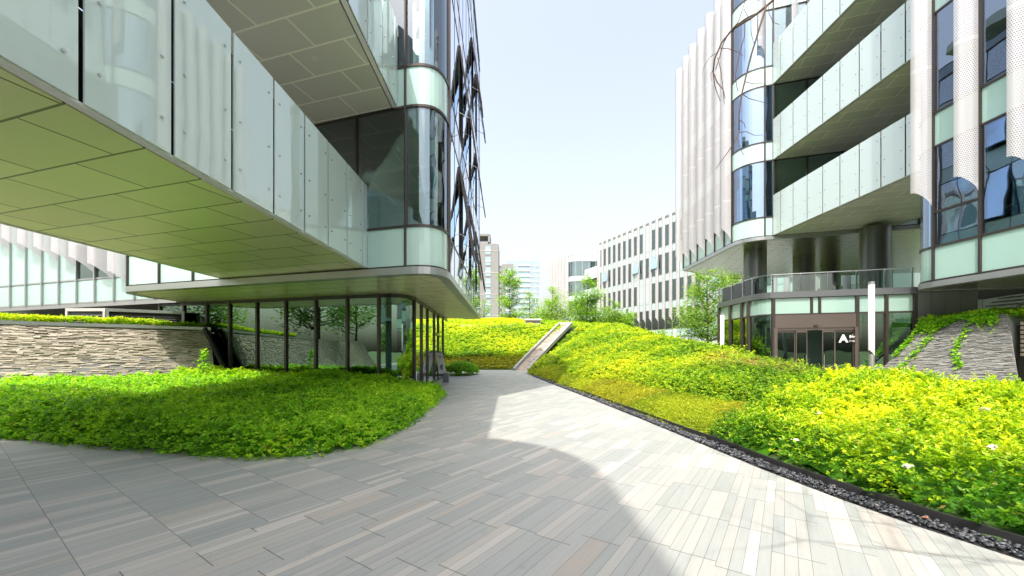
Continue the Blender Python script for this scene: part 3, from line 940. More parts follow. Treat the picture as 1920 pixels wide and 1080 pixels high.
profA = [(0, .05), (.02, .20), (.07, .34), (.17, .45), (.34, .50), (.50, .47), (.62, .38)]
zins = [8.66] * 7
for i, p in enumerate(wys):
    fin_mesh(p, ((0.03, 1.0), nrW), profA, zins[i], .95, TOP_R + .35).build('fin', M['perf'], ra, smooth=True)
pm = RC[5]
for p, zb_, dr in ((RC[-1], 19.0, .6), ((16.6, 22.9), 19.6, .6)):
    fin_mesh(p, ((-.954, .3), (-.3, -.954)), [(0, .05), (.12, .25), (.25, .35), (.45, .4)], zb_, dr, TOP_R + .3).build('fin', M['perf'], ra, smooth=True)
footR = wys + RC[1:] + rf_[1:] + [(34, 19), (36, 33), (20, 36.5)]
MB().hexa(footR, 8.26, 8.30).build('soffit', M['soffit_fine'], ra)
MB().strip([(19.5, 36)] + wys + RC[1:] + rf_[1:], 8.245, 8.44, -.25, .04).build('fascia', M['grey_metal'], ra)
innerR = [(p[0] + .3, p[1] + .3) for p in footR]
innerR = offset_path(footR + [footR[0]], -.28)[:-1]
slabs(ra, innerR, RL + [21.84], .5)
MB().hexa(innerR, TOP_R - .3, TOP_R - .05).build('roof', M['concrete'], ra)
MB().strip([(34, 19), (36, 33), (20, 36.5), RW0], 8.4, TOP_R, -.2, -.02).build('rear_wall', M['panel_metal'], ra)
for k in range(4):
    z = RL[k] + .6
    MB().strip([(15.5, 34), (16.2, 27.6), (27, 24.2)], z, z + 3.4, -.15, 0).build('partition', M['inside_wall'], ra)
for (x, y, rr) in ((15.95, 25.9, .66), (20.7, 28.0, .66), (19.5, 21.2, .66), (27.5, 24.5, .66), (25.0, 31.0, .66)):
    c_ = MB().cyl(x, y, 0, 8.26, rr, 40).build('column', M['column_metal'], ra, smooth=False)
lamp_discs(ra, [(19.0, 19.9 + 2.5), (21.8, 21.6), (17.2, 24.6)], 8.26)

# bridges on the right
bx0, bx1 = 20.9, 15.42
def rfy(x): return 23.29 - (x - 15.42) * .3145 - .02
names = ['lowest footbridge on the right, below two others and over the entrance terrace',
         'middle footbridge of the three stacked on the right',
         'topmost footbridge of the three stacked on the right']
for k, z in enumerate((8.46, 12.92, 17.38)):
    rr = footbridge(names[k], [(bx0, 13.2), (bx0, rfy(bx0)), (bx1, rfy(bx1)), (bx1, 14.6)], z, 'soffit_light', 18.1, 'left', trim='light_concrete')
    lamp_discs(rr, [(17.0, 16.4), (17.0, 19.4), (19.3, 15.2), (19.3, 18.2)], z)

# ================================================================== NEAR RIGHT BUILDING
rb = thing('office_building', 'nearest office block at the right edge with large perforated white fins over blue glass', 'building', (20, 6, 0))
NB0 = bez((14.9, 14.25), (14.1, 13.95), (14.1, 13.2), 6)
nby = [13.2 - 1.283 * i for i in range(17)]
nbp = [(14.1 + .055 * (13.2 - y) * .6, y) for y in nby]
nbays = [NB0] + [[nbp[i], nbp[i + 1]] for i in range(len(nbp) - 1)]
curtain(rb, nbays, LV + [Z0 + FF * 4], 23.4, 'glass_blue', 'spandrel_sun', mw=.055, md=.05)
MB().strip(nbays[1], 6.24, 6.31, -.08, .02).build('transom', M['mullion'], rb)
profB = [(0, .06), (.01, .14), (.06, .21), (.13, .26), (.17, .31), (.20, .36), (.26, .40), (.36, .41)]
for i, p in enumerate(nbp[:-1]):
    fin_mesh(p, ((0.0, 1.0), (-1.0, 0.0)), profB, 6.5, .55, 23.6).build('fin', M['perf'], rb, smooth=True)
nfoot = NB0 + nbp[1:] + [(34, nby[-1]), (34, 10), (20.5, 12.6)]
MB().hexa(nfoot, 3.80, 3.84).build('soffit', M['soffit_fine'], rb)
MB().strip([(20.5, 12.6)] + NB0 + nbp[1:], 3.785, 3.97, -.25, .04).build('fascia', M['grey_metal'], rb)
ninner = offset_path(nfoot + [nfoot[0]], -.3)[:-1]
slabs(rb, ninner, LV + [Z0 + FF * 4], .5)
MB().hexa(ninner, 23.1, 23.3).build('roof', M['concrete'], rb)
MB().strip([(34, nby[-1]), (34, 10), (20.5, 12.6), NB0[0]], 4.0, 23.3, -.2, -.02).build('rear_wall', M['panel_metal'], rb)
for k in range(4):
    z = LV[k] + .6
    MB().strip([(18.5, 12.5), (18.8, -9)], z, z + 3.4, -.15, 0).build('partition', M['ceiling'], rb)
for (x, y) in ((16.2, 11.0), (16.4, 5.0)):
    MB().cyl(x, y, 4.5, 22.8, .35, 20).build('column', M['panel_metal'], rb)
    MB().cyl(x + 3.0, y - 2, 0, 3.8, .45, 24).build('column', M['panel_metal'], rb)
for k in range(5):
    y = 12.2 - k * 1.3
    MB().beam((14.5, y, 8.1), (18.3, y - .2, 8.1), .06, .12).build('ceiling_light', M['white_metal'], rb)
MB().beam((14.9, 13.0, 4.7), (14.9, 11.3, 6.4), .02, .02).build('cable', M['privet'] if False else M['slat_wood'], rb)
MB().strip([(15.0, 13.0), (15.1, 2.0)], 5.55, 5.60, -.02, .02).build('rail', M['dark_metal'], rb)

# ================================================================== ENTRANCE PAVILION
P0, P1 = (10.5, 15.8), (14.6, 14.543)
pd = Vector((P1[0] - P0[0], P1[1] - P0[1], 0)).normalized()
pav = thing('entrance_pavilion', 'single storey glass entrance pavilion with automatic doors marked A on the right', 'building', (12, 17, 0))
def fl(px): return at(px, P0, P1)
pc = bez((10.06, 16.75), (10.1, 15.92), (10.5, 15.8), 6)
west = [(10.15, 19.3), (10.12, 18.2), (10.08, 17.25), (10.06, 16.75)]
pw = [at(p, (10.15, 19.3), (10.06, 16.75)) for p in (1349, 1370, 1392)]
pb = [[pw[0], pw[1]], [pw[1], pw[2]], [pw[2], (10.06, 16.75)] if pw[2][1] > 16.8 else [pw[2], (10.07, 16.7)], pc]
right_pts = [fl(1607), fl(1662), fl(1717)]
glz = []
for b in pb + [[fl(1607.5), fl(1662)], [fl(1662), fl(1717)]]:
    MB().strip(b, 3.13, 3.74, -.06, -.03).build('spandrel_panel', M['spandrel_sun_deep'], pav)
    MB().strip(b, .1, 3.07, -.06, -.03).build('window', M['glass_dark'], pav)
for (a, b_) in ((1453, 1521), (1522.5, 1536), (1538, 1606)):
    MB().strip([fl(a), fl(b_)], 3.13, 3.74, -.06, -.03).build('spandrel_panel', M['spandrel_sun_deep'], pav)
fullp = pw + [(10.06, 16.75)] + pc[1:] + [fl(1717)]
MB().strip([(16.5, 17.2), (10.2, 19.34)] + fullp, 3.76, 4.0, -.3, .05).build('fascia', M['panel_metal'], pav)
MB().strip(fullp, 3.07, 3.13, -.1, .01).build('transom', M['mullion'], pav)
for p, w_ in [(q, .04) for q in pw] + [((10.06, 16.75), .04), (fl(1450), .05), (fl(1521.8), .035), (fl(1537), .035), (fl(1607), .05), (fl(1662), .045), (fl(1716), .05)]:
    z0_ = 3.07 if p in (fl(1521.8), fl(1537)) else 0
    MB().hexa([(p[0] - w_, p[1] - w_ * .6), (p[0] + w_, p[1] - w_), (p[0] + w_, p[1] + .12), (p[0] - w_, p[1] + .12)], z0_, 3.78).build('mullion', M['mullion'], pav)
# portal: header, jambs, sliding doors
MB().strip([fl(1453), fl(1606)], 2.56, 3.07, -.12, .03).build('portal_header', M['brown_metal'], pav)
for a, b_ in ((1451, 1457), (1602, 1608)):
    MB().strip([fl(a), fl(b_)], 0, 2.56, -.12, .05).build('jamb', M['brown_metal'], pav)
MB().strip([fl(1457), fl(1602)], 2.46, 2.56, -.14, .0).build('door_track', M['brown_metal'], pav)
MB().strip([fl(1525), fl(1533)], 2.60, 2.66, .03, .09).build('door_sensor', M['black_steel'], pav)
def leaf(a, b_, o, name, fw=4):
    f = MB()
    k = fw / 2.5
    f.strip([fl(a), fl(a + k)], .02, 2.46, o - .05, o)
    f.strip([fl(b_ - k), fl(b_)], .02, 2.46, o - .05, o)
    f.strip([fl(a + k), fl(b_ - k)], 2.38, 2.46, o - .05, o)
    f.strip([fl(a + k), fl(b_ - k)], .02, .16, o - .05, o)
    f.strip([fl(a + k), fl(b_ - k)], .95, 1.03, o - .03, o - .012)
    r_ = f.build(name, M['brown_metal'], pav)
    MB().strip([fl(a + k), fl(b_ - k)], .16, .95, o - .03, o - .015).build('pane', M['glass_door'], pav, r_)
    MB().strip([fl(a + k), fl(b_ - k)], 1.03, 2.38, o - .03, o - .015).build('pane', M['glass_door'], pav, r_)
    return r_
leaf(1457, 1492, -.06, 'side_light'); d1 = leaf(1492.5, 1514, -.01, 'door'); d2 = leaf(1542, 1566, -.01, 'door'); sl = leaf(1566.5, 1602, -.06, 'side_light')
for d_, px_ in ((d1, 1511.5), (d2, 1544.5)):
    a = fl(px_)
    MB().tube([(a[0] - .03, a[1] - .06, .9), (a[0] - .03, a[1] - .06, 1.5)], .015, 8).build('handle', M['steel'], pav, d_)
# sign lettering on the glass
sign_o = Vector((*fl(1573), 0))
ang = math.atan2(pd.y, pd.x)
nrm = Vector((pd.y, -pd.x, 0))
def text_part(body, size, off, z, mat, parent, bold=0.0, name='lettering', sx=1.0):
    cu = bpy.data.curves.new(name, 'FONT')
    cu.body = body; cu.size = size; cu.extrude = .004; cu.offset = bold
    t = bpy.data.objects.new(name, cu)
    COL.objects.link(t)
    bpy.context.view_layer.update()
    dg = bpy.context.evaluated_depsgraph_get()
    me = bpy.data.meshes.new_from_object(t.evaluated_get(dg))
    me.name = name
    bpy.data.objects.remove(t)
    o = bpy.data.objects.new(name, me); COL.objects.link(o)
    me.materials.clear(); me.materials.append(mat)
    o.scale = (sx, 1, 1)
    o.rotation_euler = (math.radians(90), 0, ang)
    base = sign_o + pd * off - nrm * (-.02)
    o.location = (base.x - parent.location.x, base.y - parent.location.y, z - parent.location.z)
    o.parent = parent
    return o
text_part('A', .40, .0, 1.99, M['white_paint'], pav, .016)
text_part('座', .21, .31, 2.09, M['white_paint'], pav, .004)
text_part('1单元', .075, .31, 2.0, M['white_paint'], pav, .002)
pfoot = fullp + [(22, 12.2), (24, 19), (16.5, 20.6), (10.4, 19.3)]
MB().hexa(fullp + [(18.5, 13.3), (19.5, 16.5), (10.4, 19.3)], 3.78, 3.96).build('terrace_deck', M['concrete'], pav)
MB().hexa([(10.3, 19), (10.3, 16.8), (10.7, 16), (14.8, 14.8), (16, 17), (10.5, 19)], .02, .05).build('floor', M['concrete'], pav)
bwall = MB().strip([(10.3, 19.2), (16.4, 17.2)], 0, 2.2, -.1, 0).build('rear_glazing', M['inside_wall'], pav)
for i in range(6):
    a = lerp((10.3, 19.2), (16.4, 17.2), i / 6 + .02); b_ = lerp((10.3, 19.2), (16.4, 17.2), (i + 1) / 6 - .02)
    MB().strip([a, b_], 2.2, 3.7, -.08, -.02).build('rear_window', M['spandrel_light'], pav)
MB().hexa([(12.6, 17.3), (13.4, 17.0), (13.5, 17.3), (12.7, 17.6)], 0, 3.7).build('core_wall', M['inside_wall'], pav)
# grey clad wall carrying on to the right of the glazing
gw_ = MB().strip([fl(1718), fl(1832)], 0, 4.0, -.2, .03)
gwp = thing('clad_wall', 'dark grey panel clad wall between the pavilion glass and the outdoor stair', 'wall', (15.5, 14.2, 0))
for a, b_ in ((1718, 1745), (1745.5, 1772), (1772.5, 1800), (1800.5, 1832)):
    MB().strip([fl(a), fl(b_)], 0, 3.98, -.2, .03).build('panel', M['panel_metal'], gwp)
# terrace railing
tr_ = thing('terrace_railing', 'clear glass railing with thin steel posts along the pavilion roof terrace', 'railing', (12, 16, 4))
rp = offset_path(fullp, -.06)
MB().strip(rp, 4.02, 4.66, -.02, -.005).build('glass_panel', M['glass_clear'], tr_)
MB().strip(rp, 4.70, 4.73, -.03, .005).build('handrail', M['steel'], tr_)
for px_ in (1349, 1372, 1393, 1417, 1449, 1502, 1554, 1607, 1660, 1712):
    p = at(px_, (10.15, 19.3), (10.06, 16.75)) if px_ < 1400 else ((10.08, 16.55) if px_ == 1417 else fl(px_))
    MB().beam((p[0] + .05, p[1] + .08, 4.0), (p[0] + .05, p[1] + .08, 4.74), .045, .03).build('post', M['steel'], tr_)

# ------------------------------------------------------------------ outdoor stair + rear wall at right
st = thing('outdoor_stair', 'pale outdoor stair with steel handrails climbing behind the stone bank on the right', 'stair', (18, 15, 2))
for k in range(14):
    x = 16.3 + k * .24; z = 2.1 + k * .155
    MB().box(x, 14.15, z, x + .27, 15.2, z + .05).build('tread', M['white_paint'], st)
MB().add([(17.15, 14.05, 1.6), (20.2, 14.05, 1.6), (20.2, 14.05, 4.5), (17.15, 14.05, 2.65), (17.15, 14.12, 1.6), (20.2, 14.12, 1.6), (20.2, 14.12, 4.5), (17.15, 14.12, 2.65)],
         [(0, 1, 2, 3), (7, 6, 5, 4), (3, 2, 6, 7), (0, 4, 5, 1), (0, 3, 7, 4), (1, 5, 6, 2)]).build('side_panel', M['grey_metal'], st)
for dz in (0, .16):
    MB().tube([(15.95, 15.3, 3.02 + dz - .12), (17.6, 15.3, 4.05 + dz), (19.5, 15.3, 5.2 + dz)], .022, 8).build('handrail', M['white_metal'], st)
MB().tube([(17.15, 14.05, 2.72), (20.2, 14.05, 4.6)], .025, 8).build('handrail', M['white_metal'], st)
lw = thing('clad_wall', 'light grey panel wall behind the outdoor stair handrails', 'wall', (18.5, 17.2, 0))
for k in range(5):
    MB().box(18.1 + k * 1.22, 16.2, 0, 19.3 + k * 1.22, 16.4, 7.9).build('panel', M['grey_metal'], lw)

# stone bank (battered) on the right
sb = thing('stone_bank', 'battered grey ledge stone bank sloping up beside the pavilion glass on the right', 'wall', (14, 12, 0))
TL, TR = Vector((14.85, 14.25, 2.62)), Vector((14.75, 11.75, 2.76))
BL, BR = Vector((11.9, 14.6, -.1)), Vector((13.3, 10.2, -.1))
def sP(u, v):
    a = BL.lerp(BR, u); b_ = TL.lerp(TR, u)
    w = a.lerp(b_, v)
    n = Vector((-.55, -.55, 0))
    k = math.sin(math.pi * v) * .38      # hollow curve, steeper towards the top
    w.z -= k * (1 - .4 * u)
    return w
def sN(u, v):
    e = .01
    du = sP(min(1, u + e), v) - sP(max(0, u - e), v); dv = sP(u, min(1, v + e)) - sP(u, max(0, v - e))
    n = du.cross(dv).normalized()
    return n if n.x < 0 else -n
ledger('stone_facing', lambda u, v: sP(u, v), sN, 3.6, 4.2, M['slate_grey'], sb, .030, 9, .026, .10, .34)
mb = MB()
nn_ = 12
for j in range(nn_ + 1):
    for i in range(nn_ + 1):
        p = sP(i / nn_, j / nn_) - sN(i / nn_, j / nn_) * .03
        mb.v.append(tuple(p))
for j in range(nn_):
    for i in range(nn_):
        a = j * (nn_ + 1) + i; mb.f.append((a, a + 1, a + nn_ + 2, a + nn_ + 1))
mb.build('core', M['concrete'], sb)
# side return of the bank
rs = MB()
for j in range(13):
    p = sP(1, j / 12); rs.v += [(p.x, p.y, p.z), (p.x + 2.6, p.y - .1, p.z)]
for j in range(12): rs.f.append((2 * j, 2 * j + 1, 2 * j + 3, 2 * j + 2))
MB().hexa([(14.82, 14.3), (14.72, 11.75), (15.9, 11.75), (16.0, 14.0)], 0, 2.70).build('top_slab', M['concrete'], sb)
# slat screen right of the bank
ss = thing('slat_screen', 'beige horizontal slat screen at the right edge beyond the stone bank', 'screen', (16.5, 12.3, 0))
for k in range(8):
    MB().box(14.86, 11.50, 1.50 + k * .13, 18.2, 11.54, 1.59 + k * .13).build('slat', M['slat_wood'], ss)
for x in (15.9, 17.2): MB().box(x, 11.55, 0, x + .05, 11.58, 2.55).build('post', M['dark_metal'], ss)
MB().box(14.9, 11.60, 0, 18.4, 11.65, 2.4).build('backing', M['dark_metal'], ss)

# ================================================================== MIDDLE DISTANCE: long finned block
mc = thing('office_building', 'long five storey block in the middle distance with closely spaced white vertical fins', 'building', (30, 60, 0))
C0 = (17.6, 79.6); cd = (.396, -.918); cn = (-.918, -.396)
NBC = 31
cpts = [(C0[0] + cd[0] * 1.475 * i, C0[1] + cd[1] * 1.475 * i) for i in range(NBC + 1)]
cb = [[cpts[i], cpts[i + 1]] for i in range(NBC)]
CL = [Z0 + FF * i for i in range(5)]
spc = {}
rr_ = random.Random(5)
for i in range(NBC):
    for k in range(4):
        spc[(i, k)] = 'glass_dark' if rr_.random() < .92 else 'spandrel_sun_pale'
curtain(mc, cb, CL, 23.3, 'glass_dark', 'spandrel_sun_pale', special=spc, mull='grey_metal', mw=.06)
fins = []
profC = [(0, .03), (.05, .12), (.16, .2), (.34, .24), (.52, .22)]
for i, p in enumerate(cpts):
    D = p[1]
    fins.append((fin_mesh(p, ((-cd[0], -cd[1]), cn), profC, 6.3 if i > 5 else 4.6, .8, 23.5), M['perf_soft']))
emit(fins, 'fin', mc)
cback = [(p[0] + 12 * .918, p[1] + 12 * .396) for p in (cpts[0], cpts[-1])]
MB().hexa([(cpts[0][0] + .9, cpts[0][1] + .3), (cpts[-1][0] + .9, cpts[-1][1] + .3), cback[1], cback[0]], 4.4, 23.1).build('wall', M['inside_wall'], mc)
MB().strip([(cpts[0][0] + 9, cpts[0][1] + 4), cpts[0]], 0, 23.35, -.3, -.02).build('end_wall', M['white_paint'], mc)
MB().strip([cpts[0], cpts[-1]], .0, 4.0, -.6, -.1).build('base_wall', M['tower_white'], mc)
MB().hexa([cpts[0], cpts[-1], cback[1], cback[0]], 23.1, 23.3).build('roof', M['concrete'], mc)
# tilted-open windows
for (i, k) in ((1, 2), (7, 2), (10, 2), (18, 1)):
    b = cb[i]; z = CL[k] + FF
    a0 = (b[0][0] + cn[0] * .05, b[0][1] + cn[1] * .05); a1 = (b[1][0] + cn[0] * .05, b[1][1] + cn[1] * .05)
    o0 = (a0[0] + cn[0] * .32, a0[1] + cn[1] * .32); o1 = (a1[0] + cn[0] * .32, a1[1] + cn[1] * .32)
    MB().add([(*a0, z), (*a1, z), (*o1, z - 2.1), (*o0, z - 2.1), (*a0, z - .04), (*a1, z - .04), (*o1, z - 2.14), (*o0, z - 2.14)],
             [(0, 1, 2, 3), (7, 6, 5, 4), (0, 3, 7, 4), (1, 5, 6, 2), (2, 6, 7, 3)]).build('open_window', M['glass_dark'], mc)

# ------------------------------------------------------------------ block D with its bridges
md_ = thing('office_building', 'farther glass and fin block left of the long finned one with a chamfered corner', 'building', (16, 92, 0))
D0, D1 = (10.2, 97.0), (12.9, 90.0)
DC = bez(D1, (13.3, 88.9), (14.3, 88.6), 4)
dw = seg(D0, D1, 5)
df = seg(DC[-1], (24.5, 87.4), 7)
db = [[dw[i], dw[i + 1]] for i in range(5)] + [DC] + [[df[i], df[i + 1]] for i in range(7)]
curtain(md_, db, CL, 23.2, 'glass', 'spandrel_light', mw=.1, mull='grey_metal')
dn = Vector((D1[1] - D0[1], -(D1[0] - D0[0]), 0)).normalized()
dv_ = Vector((D1[0] - D0[0], D1[1] - D0[1], 0)).normalized()
for p in dw:
    fin_mesh(p, ((-dv_.x, -dv_.y), (dn.x, dn.y)), [(0, .05), (.1, .4), (.5, .6), (.95, .55)], 4.6, .5, 23.6).build('fin', M['perf_soft'], md_, smooth=True)
MB().hexa([(12, 96), (14.0, 90.6), (15, 89.6), (25, 88.6), (26, 98)], 4.4, 23).build('wall', M['inside_wall'], md_)
MB().hexa(dw + DC[1:] + df[1:] + [(26, 98)], 22.9, 23.15).build('roof', M['tower_white'], md_)
MB().strip(dw + DC[1:] + df[1:], 0, 4.0, -.6, -.1).build('base_wall', M['tower_white'], md_)
def far_bridge(label, z):
    r = thing('footbridge', label, 'footbridge', (17, 88, z), 'glass sided footbridges between the office blocks')
    a, b_ = (15.1, 91.2), (19.0, 82.3)
    MB().hexa([a, b_, (b_[0] + 5, b_[1] + 2.2), (a[0] + 5, a[1] + 2.2)], z, z + 1.0).build('deck', M['concrete'], r)
    n = 9
    for i in range(n):
        p, q_ = lerp(a, b_, i / n + .006), lerp(a, b_, (i + 1) / n - .006)
        MB().strip([p, q_], z - .02, z + 2.4, .04, .08).build('balustrade_panel', M['spandrel_light'], r)
    return r
far_bridge('distant upper footbridge joining the two far finned blocks', 17.38)
far_bridge('distant lower footbridge joining the two far finned blocks', 12.92)

# ------------------------------------------------------------------ far towers
te = thing('apartment_tower', 'grey brown apartment tower with a column of small windows beyond the left block', 'building', (-14, 222, 0))
MB().box(-24, 222, -2, -7.6, 240, 62.0).build('wall', M['brick_grey'], te)
MB().box(-7.6, 224, -2, -5.6, 238, 50.0).build('wall', M['brick_grey'], te)
MB().box(-5.6, 222.5, -2, .8, 240, 50.6).build('wall', M['brick_grey'], te)
for (x0, x1, z1) in ((-24, -17, 67),):
    MB().box(-24, 224, 62, -12.6, 225, 63.5).box(-24, 224, 67, -12.4, 236, 68.2).box(-13.6, 224, 62, -12.4, 236, 67.2).box(-19, 224, 62, -18.2, 225, 67).build('roof_frame', M['brick_grey'], te)
for k in range(20):
    z = 4 + k * 3.05
    if z < 60:
        MB().box(-14.9, 221.8, z, -12.0, 222.05, z + 1.7).build('window', M['tower_glass'], te)
        if k % 2 == 0: MB().box(-14.9, 221.7, z - 1.0, -12.0, 222.03, z - .1).build('window_panel', M['tower_white'], te)
    if z < 49:
        MB().box(-3.6, 222.3, z, -.6, 222.55, z + 1.7).build('window', M['tower_glass'], te)
        MB().box(-7.1, 223.6, z, -6.0, 224.1, z + 1.7).build('window', M['tower_glass'], te)
        if k % 3: MB().box(-3.6, 222.2, z - 1.1, -.6, 222.53, z - .1).build('balcony_panel', M['white_paint'], te)
for k in range(5): MB().box(-24, 221.9, 9 + k * 12.2, -7.55, 222.02, 9.25 + k * 12.2).build('string_course', M['light_concrete'], te)
tf = thing('glass_tower', 'pale glass office tower with white floor bands and a rooftop frame', 'building', (10, 300, 0))
MB().box(-4.4, 300, -3, 21.6, 325, 70.5).build('wall', M['tower_glass'], tf)
MB().box(-14, 312, -3, -4.4, 330, 66).build('wall', M['tower_white'], tf)
MB().box(4.6, 299.4, -3, 13.0, 300, 68).build('center_bay', M['tower_glass'], tf)
for k in range(17):
    z = 2 + k * 4.0
    MB().box(4.4, 298.9, z, 13.2, 299.38, z + 1.5).build('floor_band', M['tower_white'], tf)
    MB().box(-4.5, 299.7, z, 4.3, 299.98, z + .5).build('floor_band', M['tower_white'], tf)
    MB().box(13.3, 299.7, z, 21.7, 299.98, z + .5).build('floor_band', M['tower_white'], tf)
for k in range(10):
    MB().box(-4.5 + k * .98, 299.5, -3, -4.25 + k * .98, 299.69, 70.6).build('mullion', M['tower_white'], tf)
    MB().box(13.2 + k * .93, 299.5, -3, 13.45 + k * .93, 299.69, 70.6).build('mullion', M['tower_white'], tf)
fr_ = MB()
for x in (2, 5, 8, 11, 13.0): fr_.box(x, 305, 70.5, x + .5, 305.5, 80)
fr_.box(2, 305, 79.3, 13.5, 305.6, 80.2).box(2, 305, 75, 13.5, 305.4, 75.6).box(5, 308, 70.5, 12.5, 316, 77)
fr_.beam((-3, 305, 71), (2.2, 305, 79.8), .5, .6)
fr_.build('roof_frame', M['tower_white'], tf)

# ================================================================== LEAF BEDS
def leaves(P, N, size, up=.55, tintr=None, tintg=None, fold=.25, wid=.5, seed=0, k=1, spread=None):
    """P (n,3) positions, N (n,3) rough surface normals, size (n,). returns verts, tris, tint"""
    r = np.random.default_rng(seed)
    n = len(P)
    a = r.uniform(0, 2 * math.pi, n)
    flat = np.stack([np.cos(a), np.sin(a), np.zeros(n)], 1)
    lift = r.normal(up, .35, n)[:, None]
    d = flat + N * lift
    d /= np.linalg.norm(d, axis=1)[:, None]
    side = np.cross(d, N + r.normal(0, .35, (n, 3)))
    side /= np.linalg.norm(side, axis=1)[:, None] + 1e-9
    nn = np.cross(side, d)
    s = size[:, None]
    w = wid * s * .5
    b0 = P
    mid = P + d * s * .5 - nn * s * .02
    tip = P + d * s - nn * s * .12
    l = mid - side * w + nn * w * fold
    r2 = mid + side * w + nn * w * fold
    V = np.stack([b0, l, tip, r2], 1).reshape(-1, 3)
    i = np.arange(n) * 4
    T = np.concatenate([np.stack([i, i + 2, i + 1], 1), np.stack([i, i + 3, i + 2], 1)], 0)
    tr0 = np.clip(tintr, 0, 1); tg0 = np.clip(tintg if tintg is not None else np.zeros(n), 0, 1)
    tint = np.stack([tr0, tg0, np.zeros(n), np.ones(n)], 1).repeat(4, 0)
    return V, T, tint

def inpoly(x, y, poly):
    c = np.zeros(len(x), bool); n = len(poly)
    for i in range(n):
        x0, y0 = poly[i]; x1, y1 = poly[(i + 1) % n]
        cond = ((y0 > y) != (y1 > y)) & (x < (x1 - x0) * (y - y0) / ((y1 - y0) or 1e-9) + x0)
        c ^= cond
    return c
def polydist(x, y, poly):
    d = np.full(len(x), 1e9); n = len(poly)
    for i in range(n):
        x0, y0 = poly[i]; x1, y1 = poly[(i + 1) % n]
        vx, vy = x1 - x0, y1 - y0
        t = np.clip(((x - x0) * vx + (y - y0) * vy) / (vx * vx + vy * vy), 0, 1)
        d = np.minimum(d, np.hypot(x - x0 - t * vx, y - y0 - t * vy))
    return d

